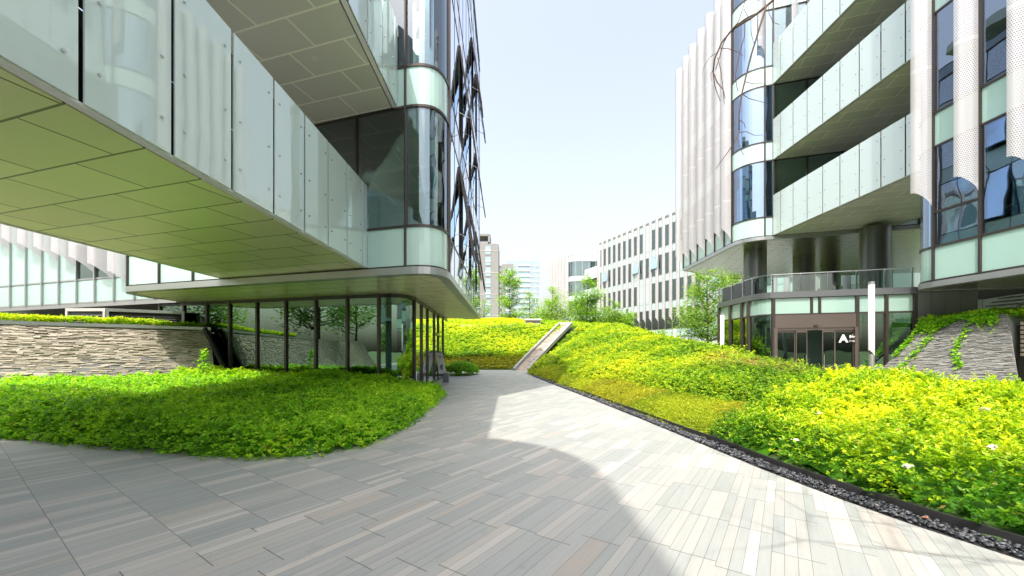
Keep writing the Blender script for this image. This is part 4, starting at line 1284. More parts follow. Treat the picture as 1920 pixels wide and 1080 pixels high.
def bed(name, label, cat, bounds, mask, hfun, matname, s0, sd, cover, tr, tg=None, up=.6, seed=1, depthvar=.14, edge=None, wid=.5, cluster=7, under=True, ures=.22, scat=.20, shoots=0):
    """a planted bed: leaf clusters over a height surface, finer near the camera"""
    r = np.random.default_rng(seed)
    x0, x1, y0, y1 = bounds
    # candidate density set by the nearest distance, thinned with distance
    n = 0; Xs, Ys = [], []
    ystep = 1.0
    yy = y0
    while yy < y1:
        ye = min(y1, yy + ystep)
        dmin = max(2.5, yy)
        s = max(s0, sd * dmin)
        dens = cover / (s * s * wid * .5) / cluster
        k = int(dens * (x1 - x0) * (ye - yy))
        Xs.append(r.uniform(x0, x1, k)); Ys.append(r.uniform(yy, ye, k))
        yy = ye
    X = np.concatenate(Xs); Y = np.concatenate(Ys)
    mk_ = mask(X, Y); X = X[mk_]; Y = Y[mk_]
    e = .06
    gx_ = (hfun(X + e, Y) - hfun(X - e, Y)) / (2 * e); gy__ = (hfun(X, Y + e) - hfun(X, Y - e)) / (2 * e)
    rep = 1 + (np.sqrt(1 + gx_ ** 2 + gy__ ** 2) - 1 > r.uniform(0, 1, len(X))).astype(int) + (np.sqrt(1 + gx_ ** 2 + gy__ ** 2) - 2 > r.uniform(0, 1, len(X))).astype(int)
    rep = rep + (np.sqrt(1 + gx_ ** 2 + gy__ ** 2) > 1.9) * 1
    X = np.repeat(X, rep) + 0; Y = np.repeat(Y, rep) + 0
    X = X + r.uniform(-.04, .04, len(X)); Y = Y + r.uniform(-.04, .04, len(Y))
    Z = hfun(X, Y)
    dx = (hfun(X + e, Y) - hfun(X - e, Y)) / (2 * e); dy = (hfun(X, Y + e) - hfun(X, Y - e)) / (2 * e)
    N = np.stack([-np.clip(dx, -2.5, 2.5), -np.clip(dy, -2.5, 2.5), np.ones(len(X))], 1); N /= np.linalg.norm(N, axis=1)[:, None]
    S = np.maximum(s0, sd * np.hypot(X, Y)) * r.uniform(.75, 1.3, len(X))
    dep = r.uniform(0, 1, len(X)) ** 1.4 * depthvar
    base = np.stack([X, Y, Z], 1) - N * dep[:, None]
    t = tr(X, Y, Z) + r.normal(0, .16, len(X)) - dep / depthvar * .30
    g_ = np.zeros(len(X)) if tg is None else tg(X, Y, Z)
    PP = np.repeat(base, cluster, 0) + r.normal(0, 1, (len(X) * cluster, 3)) * np.repeat(S, cluster)[:, None] * scat
    age = np.tile(np.linspace(-.16, .22, cluster), len(X))          # young leaves at the tip of a sprig are paler
    NN_ = np.repeat(N, cluster, 0); SS_ = np.repeat(S, cluster) * r.uniform(.65, 1.25, len(X) * cluster)
    TT_ = np.repeat(t, cluster) + age + r.normal(0, .07, len(X) * cluster); GG_ = np.repeat(g_, cluster) + np.where(r.random(len(X) * cluster) < .02, .8, 0)
    if shoots and len(X):
        # young shoots standing above the rest
        pk = r.choice(len(X), shoots, replace=False); L_ = 12
        hh = r.uniform(.07, .20, shoots)
        fr_ = np.linspace(0, 1, L_)
        lean_ = r.normal(0, .35, (shoots, 2))
        sp = np.stack([X[pk][:, None] + lean_[:, :1] * hh[:, None] * fr_, Y[pk][:, None] + lean_[:, 1:] * hh[:, None] * fr_, Z[pk][:, None] - .02 + hh[:, None] * fr_], 2).reshape(-1, 3)
        PP = np.concatenate([PP, sp]); NN_ = np.concatenate([NN_, np.tile([0, 0, 1.0], (len(sp), 1))])
        SS_ = np.concatenate([SS_, np.repeat(S[pk], L_) * r.uniform(.8, 1.2, len(sp))])
        TT_ = np.concatenate([TT_, np.repeat(t[pk] + .12, L_) + np.tile(fr_ * .2, shoots)]); GG_ = np.concatenate([GG_, np.zeros(len(sp))])
    V, T, tint = leaves(PP, NN_, SS_, up, TT_, GG_, wid=wid, seed=seed + 5)
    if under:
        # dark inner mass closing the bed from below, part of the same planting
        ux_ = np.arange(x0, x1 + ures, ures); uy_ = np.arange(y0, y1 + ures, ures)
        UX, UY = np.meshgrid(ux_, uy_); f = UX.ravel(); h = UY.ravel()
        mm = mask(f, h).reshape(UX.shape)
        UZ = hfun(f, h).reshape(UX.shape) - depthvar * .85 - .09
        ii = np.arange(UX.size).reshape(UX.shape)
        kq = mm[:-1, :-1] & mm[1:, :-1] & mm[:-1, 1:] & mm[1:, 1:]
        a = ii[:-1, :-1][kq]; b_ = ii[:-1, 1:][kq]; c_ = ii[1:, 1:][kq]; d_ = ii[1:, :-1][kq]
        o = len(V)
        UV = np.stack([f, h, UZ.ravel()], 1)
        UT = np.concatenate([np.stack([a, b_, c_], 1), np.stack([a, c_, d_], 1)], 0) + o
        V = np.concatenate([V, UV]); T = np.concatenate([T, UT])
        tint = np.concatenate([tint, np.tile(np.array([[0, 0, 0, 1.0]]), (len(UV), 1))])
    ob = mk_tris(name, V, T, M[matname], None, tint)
    tag(ob, label, cat, kind='stuff')
    print(name, len(T))
    return ob

def zone_u(x, y): return x - (xb(y) + .27)
def is_privet(x, y): return y < 7.2 + .42 * np.clip(zone_u(x, y), 0, 9) + (value_noise(x, y, .9, 3) - .5) * .9
def sedge_w(x, y): return np.interp(y, [6, 8, 12, 20, 28, 30], [1.0, 1.15, .95, .95, .5, .3]) + (value_noise(x * 0, y, .35, 8) - .5) * .9

def h_privet(x, y):
    u = zone_u(x, y)
    b = mound(x, y)
    t = .16 + .30 * sm((u + .05) / .45)
    lump = (value_noise(x, y, 1.6, 4) - .5) * .22 + (value_noise(x, y, 4.0, 5) - .5) * .12 + (value_noise(x, y, 9.0, 25) - .5) * .13
    return b + t + lump * sm((u + .1) / .3)
bed('golden_shrubs', 'bright yellow green privet shrubs filling the foreground right of the path', 'shrubs', (3.3, 12.0, .2, 12.0),
    lambda x, y: is_privet(x, y) & (zone_u(x, y) > -.09 + (value_noise(x, y, 3, 21) - .5) * .22) & (mound(x, y) > .12 * (x > 6)), h_privet, 'privet', .048, .0058, 2.0,
    lambda x, y, z: .60 + (value_noise(x, y, .8, 6) - .5) * .6 + (value_noise(x, y, 2.2, 7) - .5) * .6 - .40 * (1 - sm(zone_u(x, y) / .8)), up=.75, seed=21, depthvar=.24, wid=.5, shoots=1500)

def h_box(x, y):
    u = zone_u(x, y) - sedge_w(x, y) * (1 - is_privet(x, y))
    b = terrain(x, y)
    t = .10 + .30 * sm(u / .4)
    return b + t + (value_noise(x, y, .8, 14) - .5) * .26 + (value_noise(x, y, 2.4, 15) - .5) * .12 + (value_noise(x, y, 5.5, 26) - .5) * .14
def box_mask(x, y):
    return (~is_privet(x, y)) & (zone_u(x, y) > sedge_w(x, y)) & (terrain(x, y) > .25) & (x < 13) & (x > .8) & ((y < 33.2) | (x > 1.42 + (y - 33.2) * .635))
def box_t(x, y, z):
    v = .50 + (value_noise(x, y, .45, 31) - .5) * .7 + (value_noise(x, y, 1.4, 32) - .5) * .4
    v = v + .45 * np.exp(-((x - 4.4) ** 2 / 2.2 + (y - 18) ** 2 / 30)) + .15 * sm((y - 20) / 10)
    return v
def box_dry(x, y, z):
    return np.where((value_noise(x, y, 2.0, 41) > .5), .75, .15) * np.exp(-((x - 7.3) ** 2 / .9 + (y - 12.3) ** 2 / 2.2)) * 1.2
bed('clipped_hedge', 'light green clipped hedge covering the middle of the mound right of the path', 'hedge', (.8, 13, 7.2, 46.0), box_mask, h_box, 'box', .042, .0044, 1.9, box_t, box_dry, up=.55, seed=33, depthvar=.20, ures=.25, shoots=1200)

def h_sedge(x, y):
    u = zone_u(x, y)
    return mound(x, y) + .03 + .10 * sm(u / .25) + (value_noise(x, y, 3, 17) - .5) * .07
bed('groundcover', 'low olive and amber groundcover along the edge between path and hedge', 'groundcover', (.8, 6.5, 6.4, 33.0),
    lambda x, y: (~is_privet(x, y)) & (zone_u(x, y) > -.02) & (zone_u(x, y) < sedge_w(x, y) + .12), h_sedge, 'sedge', .030, .0040, 2.3,
    lambda x, y, z: .5 + (value_noise(x, y, 1.0, 51) - .5) * .7, lambda x, y, z: .30 * sm((value_noise(x, y, .6, 52) - .55) * 4) * (y > 7.5), up=.8, seed=44, depthvar=.06, wid=.3, ures=.2)

def h_back(x, y): return back_slope(x, y) + .10 + .30 * sm((y - 35.2) / .8) + (value_noise(x, y, .6, 61) - .5) * .30 + (value_noise(x, y, 3.0, 28) - .5) * .22
def channel_x(y): return .35 + (y - 33) * .70
def back_mask(x, y): return (y > 35.6) & (y < 41.0) & (x < channel_x(y) - .25)
bed('slope_shrubs', 'bright yellow shrubs covering the far slope at the end of the path', 'shrubs', (-9, 6, 35.5, 41.0), back_mask, h_back, 'privet', .1, .0030, 2.2,
    lambda x, y, z: .66 + (value_noise(x, y, .5, 62) - .5) * .6 - .3 * (1 - sm((y - 35.6) / 1.2)), up=.4, seed=55, depthvar=.2, ures=.35)
bed('groundcover', 'strip of low amber groundcover at the foot of the far slope', 'groundcover', (-9, 2, 34.5, 36.2), lambda x, y: (x < channel_x(y) - .2) & (y < 36 + (value_noise(x, y, .5, 3) - .5) * .8),
    lambda x, y: back_slope(x, y) + .12, 'sedge', .06, .0030, 2.2, lambda x, y, z: .6 + 0 * x, lambda x, y, z: .3 + 0 * x, up=.7, seed=56, depthvar=.07, wid=.35, ures=.3)
bed('slope_shrubs', 'yellow shrub band along the skyline above the pale footway', 'shrubs', (-12, 17, 42.5, 50), lambda x, y: (terrain(x, y) > 1.0), lambda x, y: terrain(x, y) + .35 + (value_noise(x, y, .5, 63) - .5) * .25, 'privet', .12, .0040, 2.0,
    lambda x, y, z: np.where(x < 2.0, .85, .45) + (value_noise(x, y, .5, 64) - .5) * .3, up=.4, seed=57, depthvar=.2, ures=.4)

# left hedge
LH = [(-26, 11.0), (-14, 8.55), (-9.5, 7.35), (-6.88, 6.6), (-4.93, 6.05), (-3.85, 5.90), (-2.98, 6.12), (-2.42, 6.75), (-2.18, 8.6), (-2.35, 14), (-2.75, 19), (-3.2, 21.6), (-3.9, 22.2), (-3.72, 16), (-4.1, 14.9), (-5.1, 14.6), (-12.6, 16.5), (-16.4, 13.1), (-26, 3.3)]
LH = [(-24, 9.9), (-14, 8.3), (-9.5, 7.35), (-6.88, 6.6), (-4.93, 6.05), (-3.85, 5.90), (-2.98, 6.12), (-2.42, 6.75), (-2.18, 8.6), (-2.35, 14), (-2.75, 19), (-3.2, 21.4), (-3.75, 21.8), (-3.72, 16), (-4.1, 14.85), (-5.1, 14.55), (-12.5, 16.45), (-16.4, 13.2), (-19.6, 10.0)]
def in_left(x, y): return inpoly(x, y, LH)
def left_back(x, y):   # distance in front of the glass wall / stone wall
    return 14.6 - (x + 5) * .252 - y
def h_left(x, y):
    d = polydist(x, y, LH)
    rise = np.interp(y, [6, 9, 14], [0, .16, .28]) * (1 - sm((x + 5.0) / 2.2))
    edge = sm(d / .35)
    return .10 + .34 * edge + rise * edge + (value_noise(x, y, 1.2, 71) - .5) * .10 + (value_noise(x, y, 3.5, 72) - .5) * .07 + (value_noise(x, y, 8.5, 27) - .5) * .10 * edge
bed('clipped_hedge', 'low green clipped hedge in front of the left building, shaded by the footbridges', 'hedge', (-17, -2.1, 5.9, 21.8),
    lambda x, y: in_left(x, y) & (left_back(x, y) > 1.4 - 2 * (x > -4.6)) & (x / y > -1.5), h_left, 'lefthedge', .052, .0056, 2.1,
    lambda x, y, z: .45 + (value_noise(x, y, .5, 73) - .5) * .4 + (value_noise(x, y, 1.7, 74) - .5) * .35 + .12 * sm((x + 6) / 3), up=.65, seed=66, depthvar=.17, wid=.48, shoots=900)
bed('leafy_shrubs', 'loose taller leafy shrubs between the clipped hedge and the dark ground floor glass', 'shrubs', (-17, -4.4, 11.0, 16.5),
    lambda x, y: in_left(x, y) & (left_back(x, y) <= 1.5), lambda x, y: h_left(x, y) + .12 + (value_noise(x, y, 1.5, 75) - .5) * .35, 'lefthedge', .085, .0062, 2.0,
    lambda x, y, z: .50 + (value_noise(x, y, .8, 76) - .5) * .5 + .35 * (x < -8.5), up=.9, seed=67, depthvar=.25, wid=.42)
# clump by the far corner of the left building
bed('clipped_shrub', 'small dark green shrub clump at the far corner of the left building', 'shrub', (-4.6, -2.3, 25.6, 29.6),
    lambda x, y: ((x + 3.5) / 1.15) ** 2 + ((y - 27.6) / 1.9) ** 2 < 1, lambda x, y: .15 + .75 * np.sqrt(np.clip(1 - ((x + 3.5) / 1.15) ** 2 - ((y - 27.6) / 1.9) ** 2, 0, 1)) , 'lefthedge', .08, .003, 2.6,
    lambda x, y, z: .35 + 0 * x, up=.5, seed=68, depthvar=.15)
# bed on top of the left stone wall
def wl_u(x, y):   # signed distance behind the wall line
    best = np.full(len(x), 1e9)
    P_ = [(-31, -5.0), (-20.5, 9.6), (-16.9, 13.2), (-12.95, 16.95)]
    for i in range(3):
        (x0, y0), (x1, y1) = P_[i], P_[i + 1]
        vx, vy = x1 - x0, y1 - y0; L_ = math.hypot(vx, vy)
        t = ((x - x0) * vx + (y - y0) * vy) / L_ / L_
        s_ = -((x - x0) * vy - (y - y0) * vx) / L_
        ok = (t >= -.02) & (t <= 1.02)
        best = np.where(ok & (np.abs(s_) < np.abs(best)), s_, best)
    return best
bed('wall_top_shrubs', 'yellow green shrubs in the raised bed along the top of the left stone wall', 'shrubs', (-23, -12.6, 8.0, 18.2),
    lambda x, y: (wl_u(x, y) > .12) & (wl_u(x, y) < 1.0) & (y < 17.3), lambda x, y: 2.72 + .10 * value_noise(x, y, 1.4, 77) + .10 * (x < -14.5), 'privet', .07, .0048, 1.9,
    lambda x, y, z: .62 + (value_noise(x, y, .8, 78) - .5) * .4 - .35 * (x > -14.3), up=.9, seed=69, depthvar=.16, wid=.42)
# a taller self-seeded plant in the shrubs
r69 = np.random.default_rng(5)
tp = thing('young_plant', 'single taller light green plant rising from the hedge before the stone wall', 'plant', (-10.9, 13.9, .6))
MB().tube([(-10.9, 13.9, .5), (-10.86, 13.88, 1.2), (-10.8, 13.86, 1.62)], [.014, .01, .005], 6).tube([(-10.9, 13.9, .8), (-11.1, 13.8, 1.15)], [.008, .004], 5).tube([(-10.88, 13.9, .9), (-10.62, 13.8, 1.25)], [.008, .004], 5).build('stem', M['bark'], tp)
n_ = 170
tt = r69.random(n_)
PP = np.stack([-10.9 + .1 * tt, 13.9 - .04 * tt, .65 + 1.0 * tt], 1) + r69.normal(0, 1, (n_, 3)) * np.array([.17, .17, .07]) * (1.15 - tt)[:, None]
Vv, Tt, ti = leaves(PP - np.array([-10.9, 13.9, .6]), np.tile([0, 0, 1.0], (n_, 1)), r69.uniform(.10, .17, n_), .5, .62 + r69.normal(0, .15, n_), wid=.5, seed=3)
mk_tris('foliage', Vv, Tt, M['lefthedge'], tp, ti)

# ivy over the stone bank
rI = np.random.default_rng(8)
iv = []; ivn = []
for u0, u1, nl in ((0, 1, 1900),):
    u = rI.uniform(-.03, .9, nl); v = 1 - np.abs(rI.normal(0, .03, nl)) * (1 + .8 * np.sin(u * 9))
    for a, b_ in zip(u, v):
        p = sP(max(0, min(1, a)), min(1, max(0, b_))); n = sN(max(.01, min(.99, a)), max(.01, min(.99, b_)))
        iv.append(p + n * .06 + Vector((0, 0, rI.uniform(0, .10)))); ivn.append(n)
for path_, nl in (([(.22, .97), (.26, .8), (.20, .62), (.14, .45), (.09, .30), (.06, .2)], 330), ([(.64, .97), (.60, .82), (.57, .72), (.63, .6), (.66, .52)], 200), ([(.02, .95), (.02, .8), (.03, .68)], 220)):
    for _ in range(nl):
        t = rI.random() * (len(path_) - 1); i = int(t); f = t - i
        a = path_[i][0] + (path_[min(i + 1, len(path_) - 1)][0] - path_[i][0]) * f
        b_ = path_[i][1] + (path_[min(i + 1, len(path_) - 1)][1] - path_[i][1]) * f
        wdt = .024 * (1 - t / len(path_) * .8)
        a = min(.99, max(.01, a + rI.normal(0, wdt))); b_ = min(.99, max(.01, b_ + rI.normal(0, .015)))
        iv.append(sP(a, b_) + sN(a, b_) * rI.uniform(.04, .1)); ivn.append(sN(a, b_))
iv = np.array([tuple(p) for p in iv]); ivn = np.array([tuple(p) for p in ivn])
Vv, Tt, ti = leaves(iv, ivn, rI.uniform(.06, .11, len(iv)), .3, .42 + rI.normal(0, .2, len(iv)), wid=.8, seed=4)
tag(mk_tris('ivy', Vv, Tt, M['lefthedge'], None, ti), 'ivy spilling and trailing down the grey ledge stone bank', 'ivy', kind='stuff')
bed('bank_top_shrubs', 'bright green low shrubs on top of the grey stone bank at right', 'shrubs', (14.6, 18.5, 11.3, 14.3), lambda x, y: (x > 14.75), lambda x, y: 2.78 + .22 * value_noise(x, y, 1.2, 79), 'lefthedge', .08, .006, 2.0,
    lambda x, y, z: .75 + 0 * x, up=.8, seed=70, depthvar=.15)
bed('clipped_hedge', 'dark green low strip of hedge at the foot of the grey stone bank', 'hedge', (11.6, 14.2, 8.6, 10.6), lambda x, y: (x / y < 1.6) & (x > 11.6), lambda x, y: .72 + .1 * value_noise(x, y, 2, 80), 'lefthedge', .07, .006, 2.4,
    lambda x, y, z: .25 + 0 * x, up=.6, seed=71, depthvar=.15)

# ================================================================== GRAVEL + EDGING
ys_ = np.concatenate([np.arange(-3, 10, .25), np.arange(10, 30, .8)])
def curve_w(y): return float(xb(np.array(y)))
gpoly = [(curve_w(y) , y) for y in ys_]
vs = []
for y in ys_: vs += [(curve_w(y) - .005, y, .006), (curve_w(y) + .30, y, .006)]
fs = [(2 * i, 2 * i + 1, 2 * i + 3, 2 * i + 2) for i in range(len(ys_) - 1)]
tag(MB().add(vs, fs).build('gravel_bed', M['black_steel']), 'dark strip between paving and planting edge', kind='structure')
ed = MB()
outer = [(curve_w(y) + .27 + .02 * math.sin(y * 2.1), y) for y in ys_]
ed.strip(outer, 0, .11, -.012, .012)
edo = ed.build('planter_edging', M['black_steel'])
tag(edo, 'thin black steel edging between the gravel strip and the planted mound', 'edging')
# pebbles
rp_ = np.random.default_rng(77)
ico_v = []; ico_f = []
_ph = (1 + 5 ** .5) / 2
ico = np.array([(-1, _ph, 0), (1, _ph, 0), (-1, -_ph, 0), (1, -_ph, 0), (0, -1, _ph), (0, 1, _ph), (0, -1, -_ph), (0, 1, -_ph), (_ph, 0, -1), (_ph, 0, 1), (-_ph, 0, -1), (-_ph, 0, 1)]) / 1.902
icf = np.array([(0, 11, 5), (0, 5, 1), (0, 1, 7), (0, 7, 10), (0, 10, 11), (1, 5, 9), (5, 11, 4), (11, 10, 2), (10, 7, 6), (7, 1, 8), (3, 9, 4), (3, 4, 2), (3, 2, 6), (3, 6, 8), (3, 8, 9), (4, 9, 5), (2, 4, 11), (6, 2, 10), (8, 6, 7), (9, 8, 1)])
VV, TT, CC = [], [], []
cnt = 0
for (ya, yb_, dens) in ((2.6, 6, 1300), (6, 12, 620), (12, 26, 200)):
    npb = int((yb_ - ya) * .27 * dens)
    Y = rp_.uniform(ya, yb_, npb); X = xb(Y) + rp_.uniform(.012, .258, npb)
    for x, y in zip(X, Y):
        s = rp_.uniform(.012, .024) * (1 if ya < 6 else 1.3 if ya < 12 else 2.0)
        a = rp_.uniform(0, 6.28); c_, s_ = math.cos(a), math.sin(a)
        v = ico * (s * rp_.uniform(1.0, 1.7), s, s * rp_.uniform(.45, .8)) * rp_.uniform(.85, 1.15, (12, 1))
        tl = rp_.normal(0, .35); v = np.stack([v[:, 0], v[:, 1] * math.cos(tl) - v[:, 2] * math.sin(tl), v[:, 1] * math.sin(tl) + v[:, 2] * math.cos(tl)], 1)
        v = np.stack([v[:, 0] * c_ - v[:, 1] * s_ + x, v[:, 0] * s_ + v[:, 1] * c_ + y, v[:, 2] + .012 + rp_.uniform(0, .03)], 1)
        VV.append(v); TT.append(icf + cnt * 12); CC.append(np.tile([rp_.random() ** 1.8, 0, 0, 1], (12, 1))); cnt += 1
pb_ = mk_tris('gravel', np.concatenate(VV), np.concatenate(TT), M['pebble'], None, np.concatenate(CC))
tag(pb_, 'shiny black pebbles lying in the strip between paving and mound', 'gravel', kind='stuff')

# white flower heads and small leaf litter in the privet
rf2 = random.Random(4)
fl_spots = [(1440 + 45, 763), (1865, 758), (1870, 900), (1495, 850), (1690, 905), (1545, 798)]
for k, (x, y) in enumerate([(4.75, 6.1), (7.2, 5.2), (4.75, 3.9), (3.95, 5.5), (4.15, 4.15), (5.7, 4.75)]):
    z = float(h_privet(np.array([x]), np.array([y]))[0]) + .06
    fm = MB()
    for _ in range(60):
        a = Vector((rf2.gauss(0, .019), rf2.gauss(0, .016), rf2.gauss(0, .008)))
        fm.add([(x + a.x + dx_ * .011, y + a.y + dy_ * .011, z + a.z + dz_ * .009) for dx_, dy_, dz_ in ((1, 0, 0), (-1, 0, 0), (0, 1, 0), (0, -1, 0), (0, 0, 1), (0, 0, -1))],
               [(0, 2, 4), (2, 1, 4), (1, 3, 4), (3, 0, 4), (2, 0, 5), (1, 2, 5), (3, 1, 5), (0, 3, 5)])
    o = fm.build('flower_head', M['petal'])
    lab = ['small cream flower head at the left edge of the golden shrubs', 'cream flower head high in the golden shrubs near the right edge', 'cream flower head low among the nearest golden shrubs',
           'cream flower head beside the black edging, farthest along the path', 'cream flower head just above the black edging in the foreground', 'cream flower head in the middle of the golden shrubs'][k]
    tag(o, lab, 'flower', 'cream flower heads in the golden shrubs')
    o['name_kind'] = 'flower'
    del o['name_kind']

for k, (x, y, lab) in enumerate([(4.12, 2.95, 'orange fallen leaf on the pebbles nearest the viewpoint'), (3.93, 3.75, 'curled orange fallen leaf on the pebbles beside the low trailing shrub'), (-.75, 8.9, 'tiny brown fallen leaf lying alone on the sunlit paving')]):
    z = .06 if k < 2 else .008
    c_, s_ = math.cos(k * 2.0 + .4), math.sin(k * 2.0 + .4)
    vs = [(x + (a * c_ - b_ * s_) * .032, y + (a * s_ + b_ * c_) * .032, z + h) for a, b_, h in ((-1, 0, .0), (-.3, .5, .012), (.5, .35, .010), (1, 0, .004), (.4, -.4, .012), (-.4, -.45, .010), (0, 0, 0))]
    o = MB().add(vs, [(6, 0, 1), (6, 1, 2), (6, 2, 3), (6, 3, 4), (6, 4, 5), (6, 5, 0)]).build('fallen_leaf', M['litter'])
    tag(o, lab, 'leaf', 'fallen leaves')

# ================================================================== STONE CHANNEL up the slope
chn = thing('stone_channel', 'sloping stone channel with pale kerbs running up between the two planted slopes', 'drain', (2, 36, 0))
def ch_pt(t, side):
    y = 33.2 + t * 7.4
    x = .30 + t * 4.7 + side * (1.05)
    z = float(back_slope(np.array(x), np.array(max(y, 34.5)))) + .25
    z = 4.05 * t ** .95 - .02
    return Vector((x, y - side * .35, z + .32 * t))
def cP(u, v): return ch_pt(v, u)
def cN(u, v): return Vector((-.15, -.5, .85)).normalized()
ledger('stone_facing', cP, cN, 1.05, 8.6, M['slate'], chn, .10, 12, .04, .15, .45)
for s_ in (-.12, 1.02):
    k_ = MB()
    for i in range(8):
        a, b_ = ch_pt(i / 8, s_), ch_pt((i + 1) / 8, s_)
        k_.beam(a + Vector((0, 0, .08)), b_ + Vector((0, 0, .08)), .2, .3)
    k_.build('kerb', M['concrete'], chn)
a, b_ = ch_pt(1, -.18), ch_pt(1, 1.08)
MB().beam(a + Vector((0, 0, .10)), b_ + Vector((0, 0, .10)), .26, .3).build('top_kerb', M['light_concrete'], chn)

vb = thing('vent_box', 'low white capped vent box on the skyline shrubs above the far slope', 'vent', (2.5, 44, 4.6))
MB().box(1.5, 43.4, 4.4, 3.15, 44.6, 5.05).build('body', M['light_concrete'], vb)
MB().box(1.4, 43.3, 5.05, 3.25, 44.7, 5.17).build('cap', M['white_paint'], vb)
MB().box(1.55, 43.37, 4.75, 3.1, 43.4, 4.95).build('grille', M['brown_metal'], vb)

# ================================================================== SMALL THINGS
# sign board on a stand
sg = thing('sign_board', 'white notice board on a folding stand beside the left building door', 'sign', (-3.2, 21.0, 0))
o_ = Vector((-3.95, 21.2, 0))
f = MB()
def sv(a, d, z): return (o_.x + a, o_.y + d, z)
bd = MB().add([sv(.04, -.08, .42), sv(.46, -.20, .42), sv(.18, .12, 1.62), sv(-.20, .22, 1.62), sv(.04, -.05, .42), sv(.46, -.17, .42), sv(.18, .15, 1.62), sv(-.20, .25, 1.62)],
              [(0, 1, 2, 3), (7, 6, 5, 4), (0, 4, 5, 1), (1, 5, 6, 2), (2, 6, 7, 3), (3, 7, 4, 0)])
bdo = bd.build('board', M['sign_white'], sg)
MB().beam(sv(-.22, .21, 1.6), sv(.20, .10, 1.6), .05, .07).build('clip_bar', M['panel_metal'], sg, bdo)
mk_ = MB()
mk_.beam(sv(.22, -.135, .66), sv(.20, -.105, .92), .05, .01).beam(sv(.15, -.10, .72), sv(.13, -.075, .90), .03, .01).beam(sv(.12, .045, 1.3), sv(.05, .08, 1.36), .06, .01)
mk_.build('print', M['black_steel'], sg, bdo)
for a, d_, a2, d2 in ((-.20, .22, -.26, .05), (.18, .13, .36, -.12), (-.02, .25, -.1, .5)):
    MB().beam(sv(a, d_, 1.55), sv(a2, d2, 0), .03, .03).build('leg', M['steel'], sg)
bx = thing('floor_box', 'small grey box standing at the foot of the notice board', 'box', (-3.2, 20.6, 0))
MB().box(-3.62, 20.6, 0, -3.32, 20.9, .5).build('body', M['panel_metal'], bx)
MB().box(-3.64, 20.58, .5, -3.30, 20.92, .54).build('lid', M['grey_metal'], bx)
bo = thing('bollard', 'short dark bollard light behind the small shrub clump at the path end', 'bollard', (-3.0, 29.6, 0))
MB().cyl(-3.25, 29.6, 0, 1.02, .10, 14).build('post', M['brown_metal'], bo)
MB().cyl(-3.25, 29.6, 1.02, 1.08, .115, 14).build('cap', M['dark_metal'], bo)

# light columns
lc = thing('light_column', 'tall white cylindrical light column before the entrance glass, tallest of the three', 'lamp', (10.93, 12.0, 0), 'white light columns on the mound')
MB().cyl(10.93, 12.0, 0, 1.55, .074, 28).build('base_tube', M['grey_metal'], lc, smooth=False)
lens = MB()
n = 28
vs = []
for i in range(n):
    t = 2 * math.pi * i / n
    zc = 1.55 - .25 * (math.cos(t) * .5 + .0) 
    vs.append((10.93 + .077 * math.cos(t), 12.0 + .077 * math.sin(t), zc))
for i in range(n):
    t = 2 * math.pi * i / n
    vs.append((10.93 + .077 * math.cos(t), 12.0 + .077 * math.sin(t), 3.66))
lens.add(vs, [(i, (i + 1) % n, n + (i + 1) % n, n + i) for i in range(n)] + [tuple(range(n, 2 * n))])
lens.build('diffuser_tube', M['white_paint'], lc, smooth=True)
MB().cyl(10.93, 12.0, 3.66, 3.75, .078, 28).build('cap', M['grey_metal'], lc)
dup(lc, (9.0, 16.9, -.48), 'white light column at the left end of the pavilion glass')
dup(lc, (12.4, 30.0, -.35), 'farthest short looking white light column beside the round bushes')

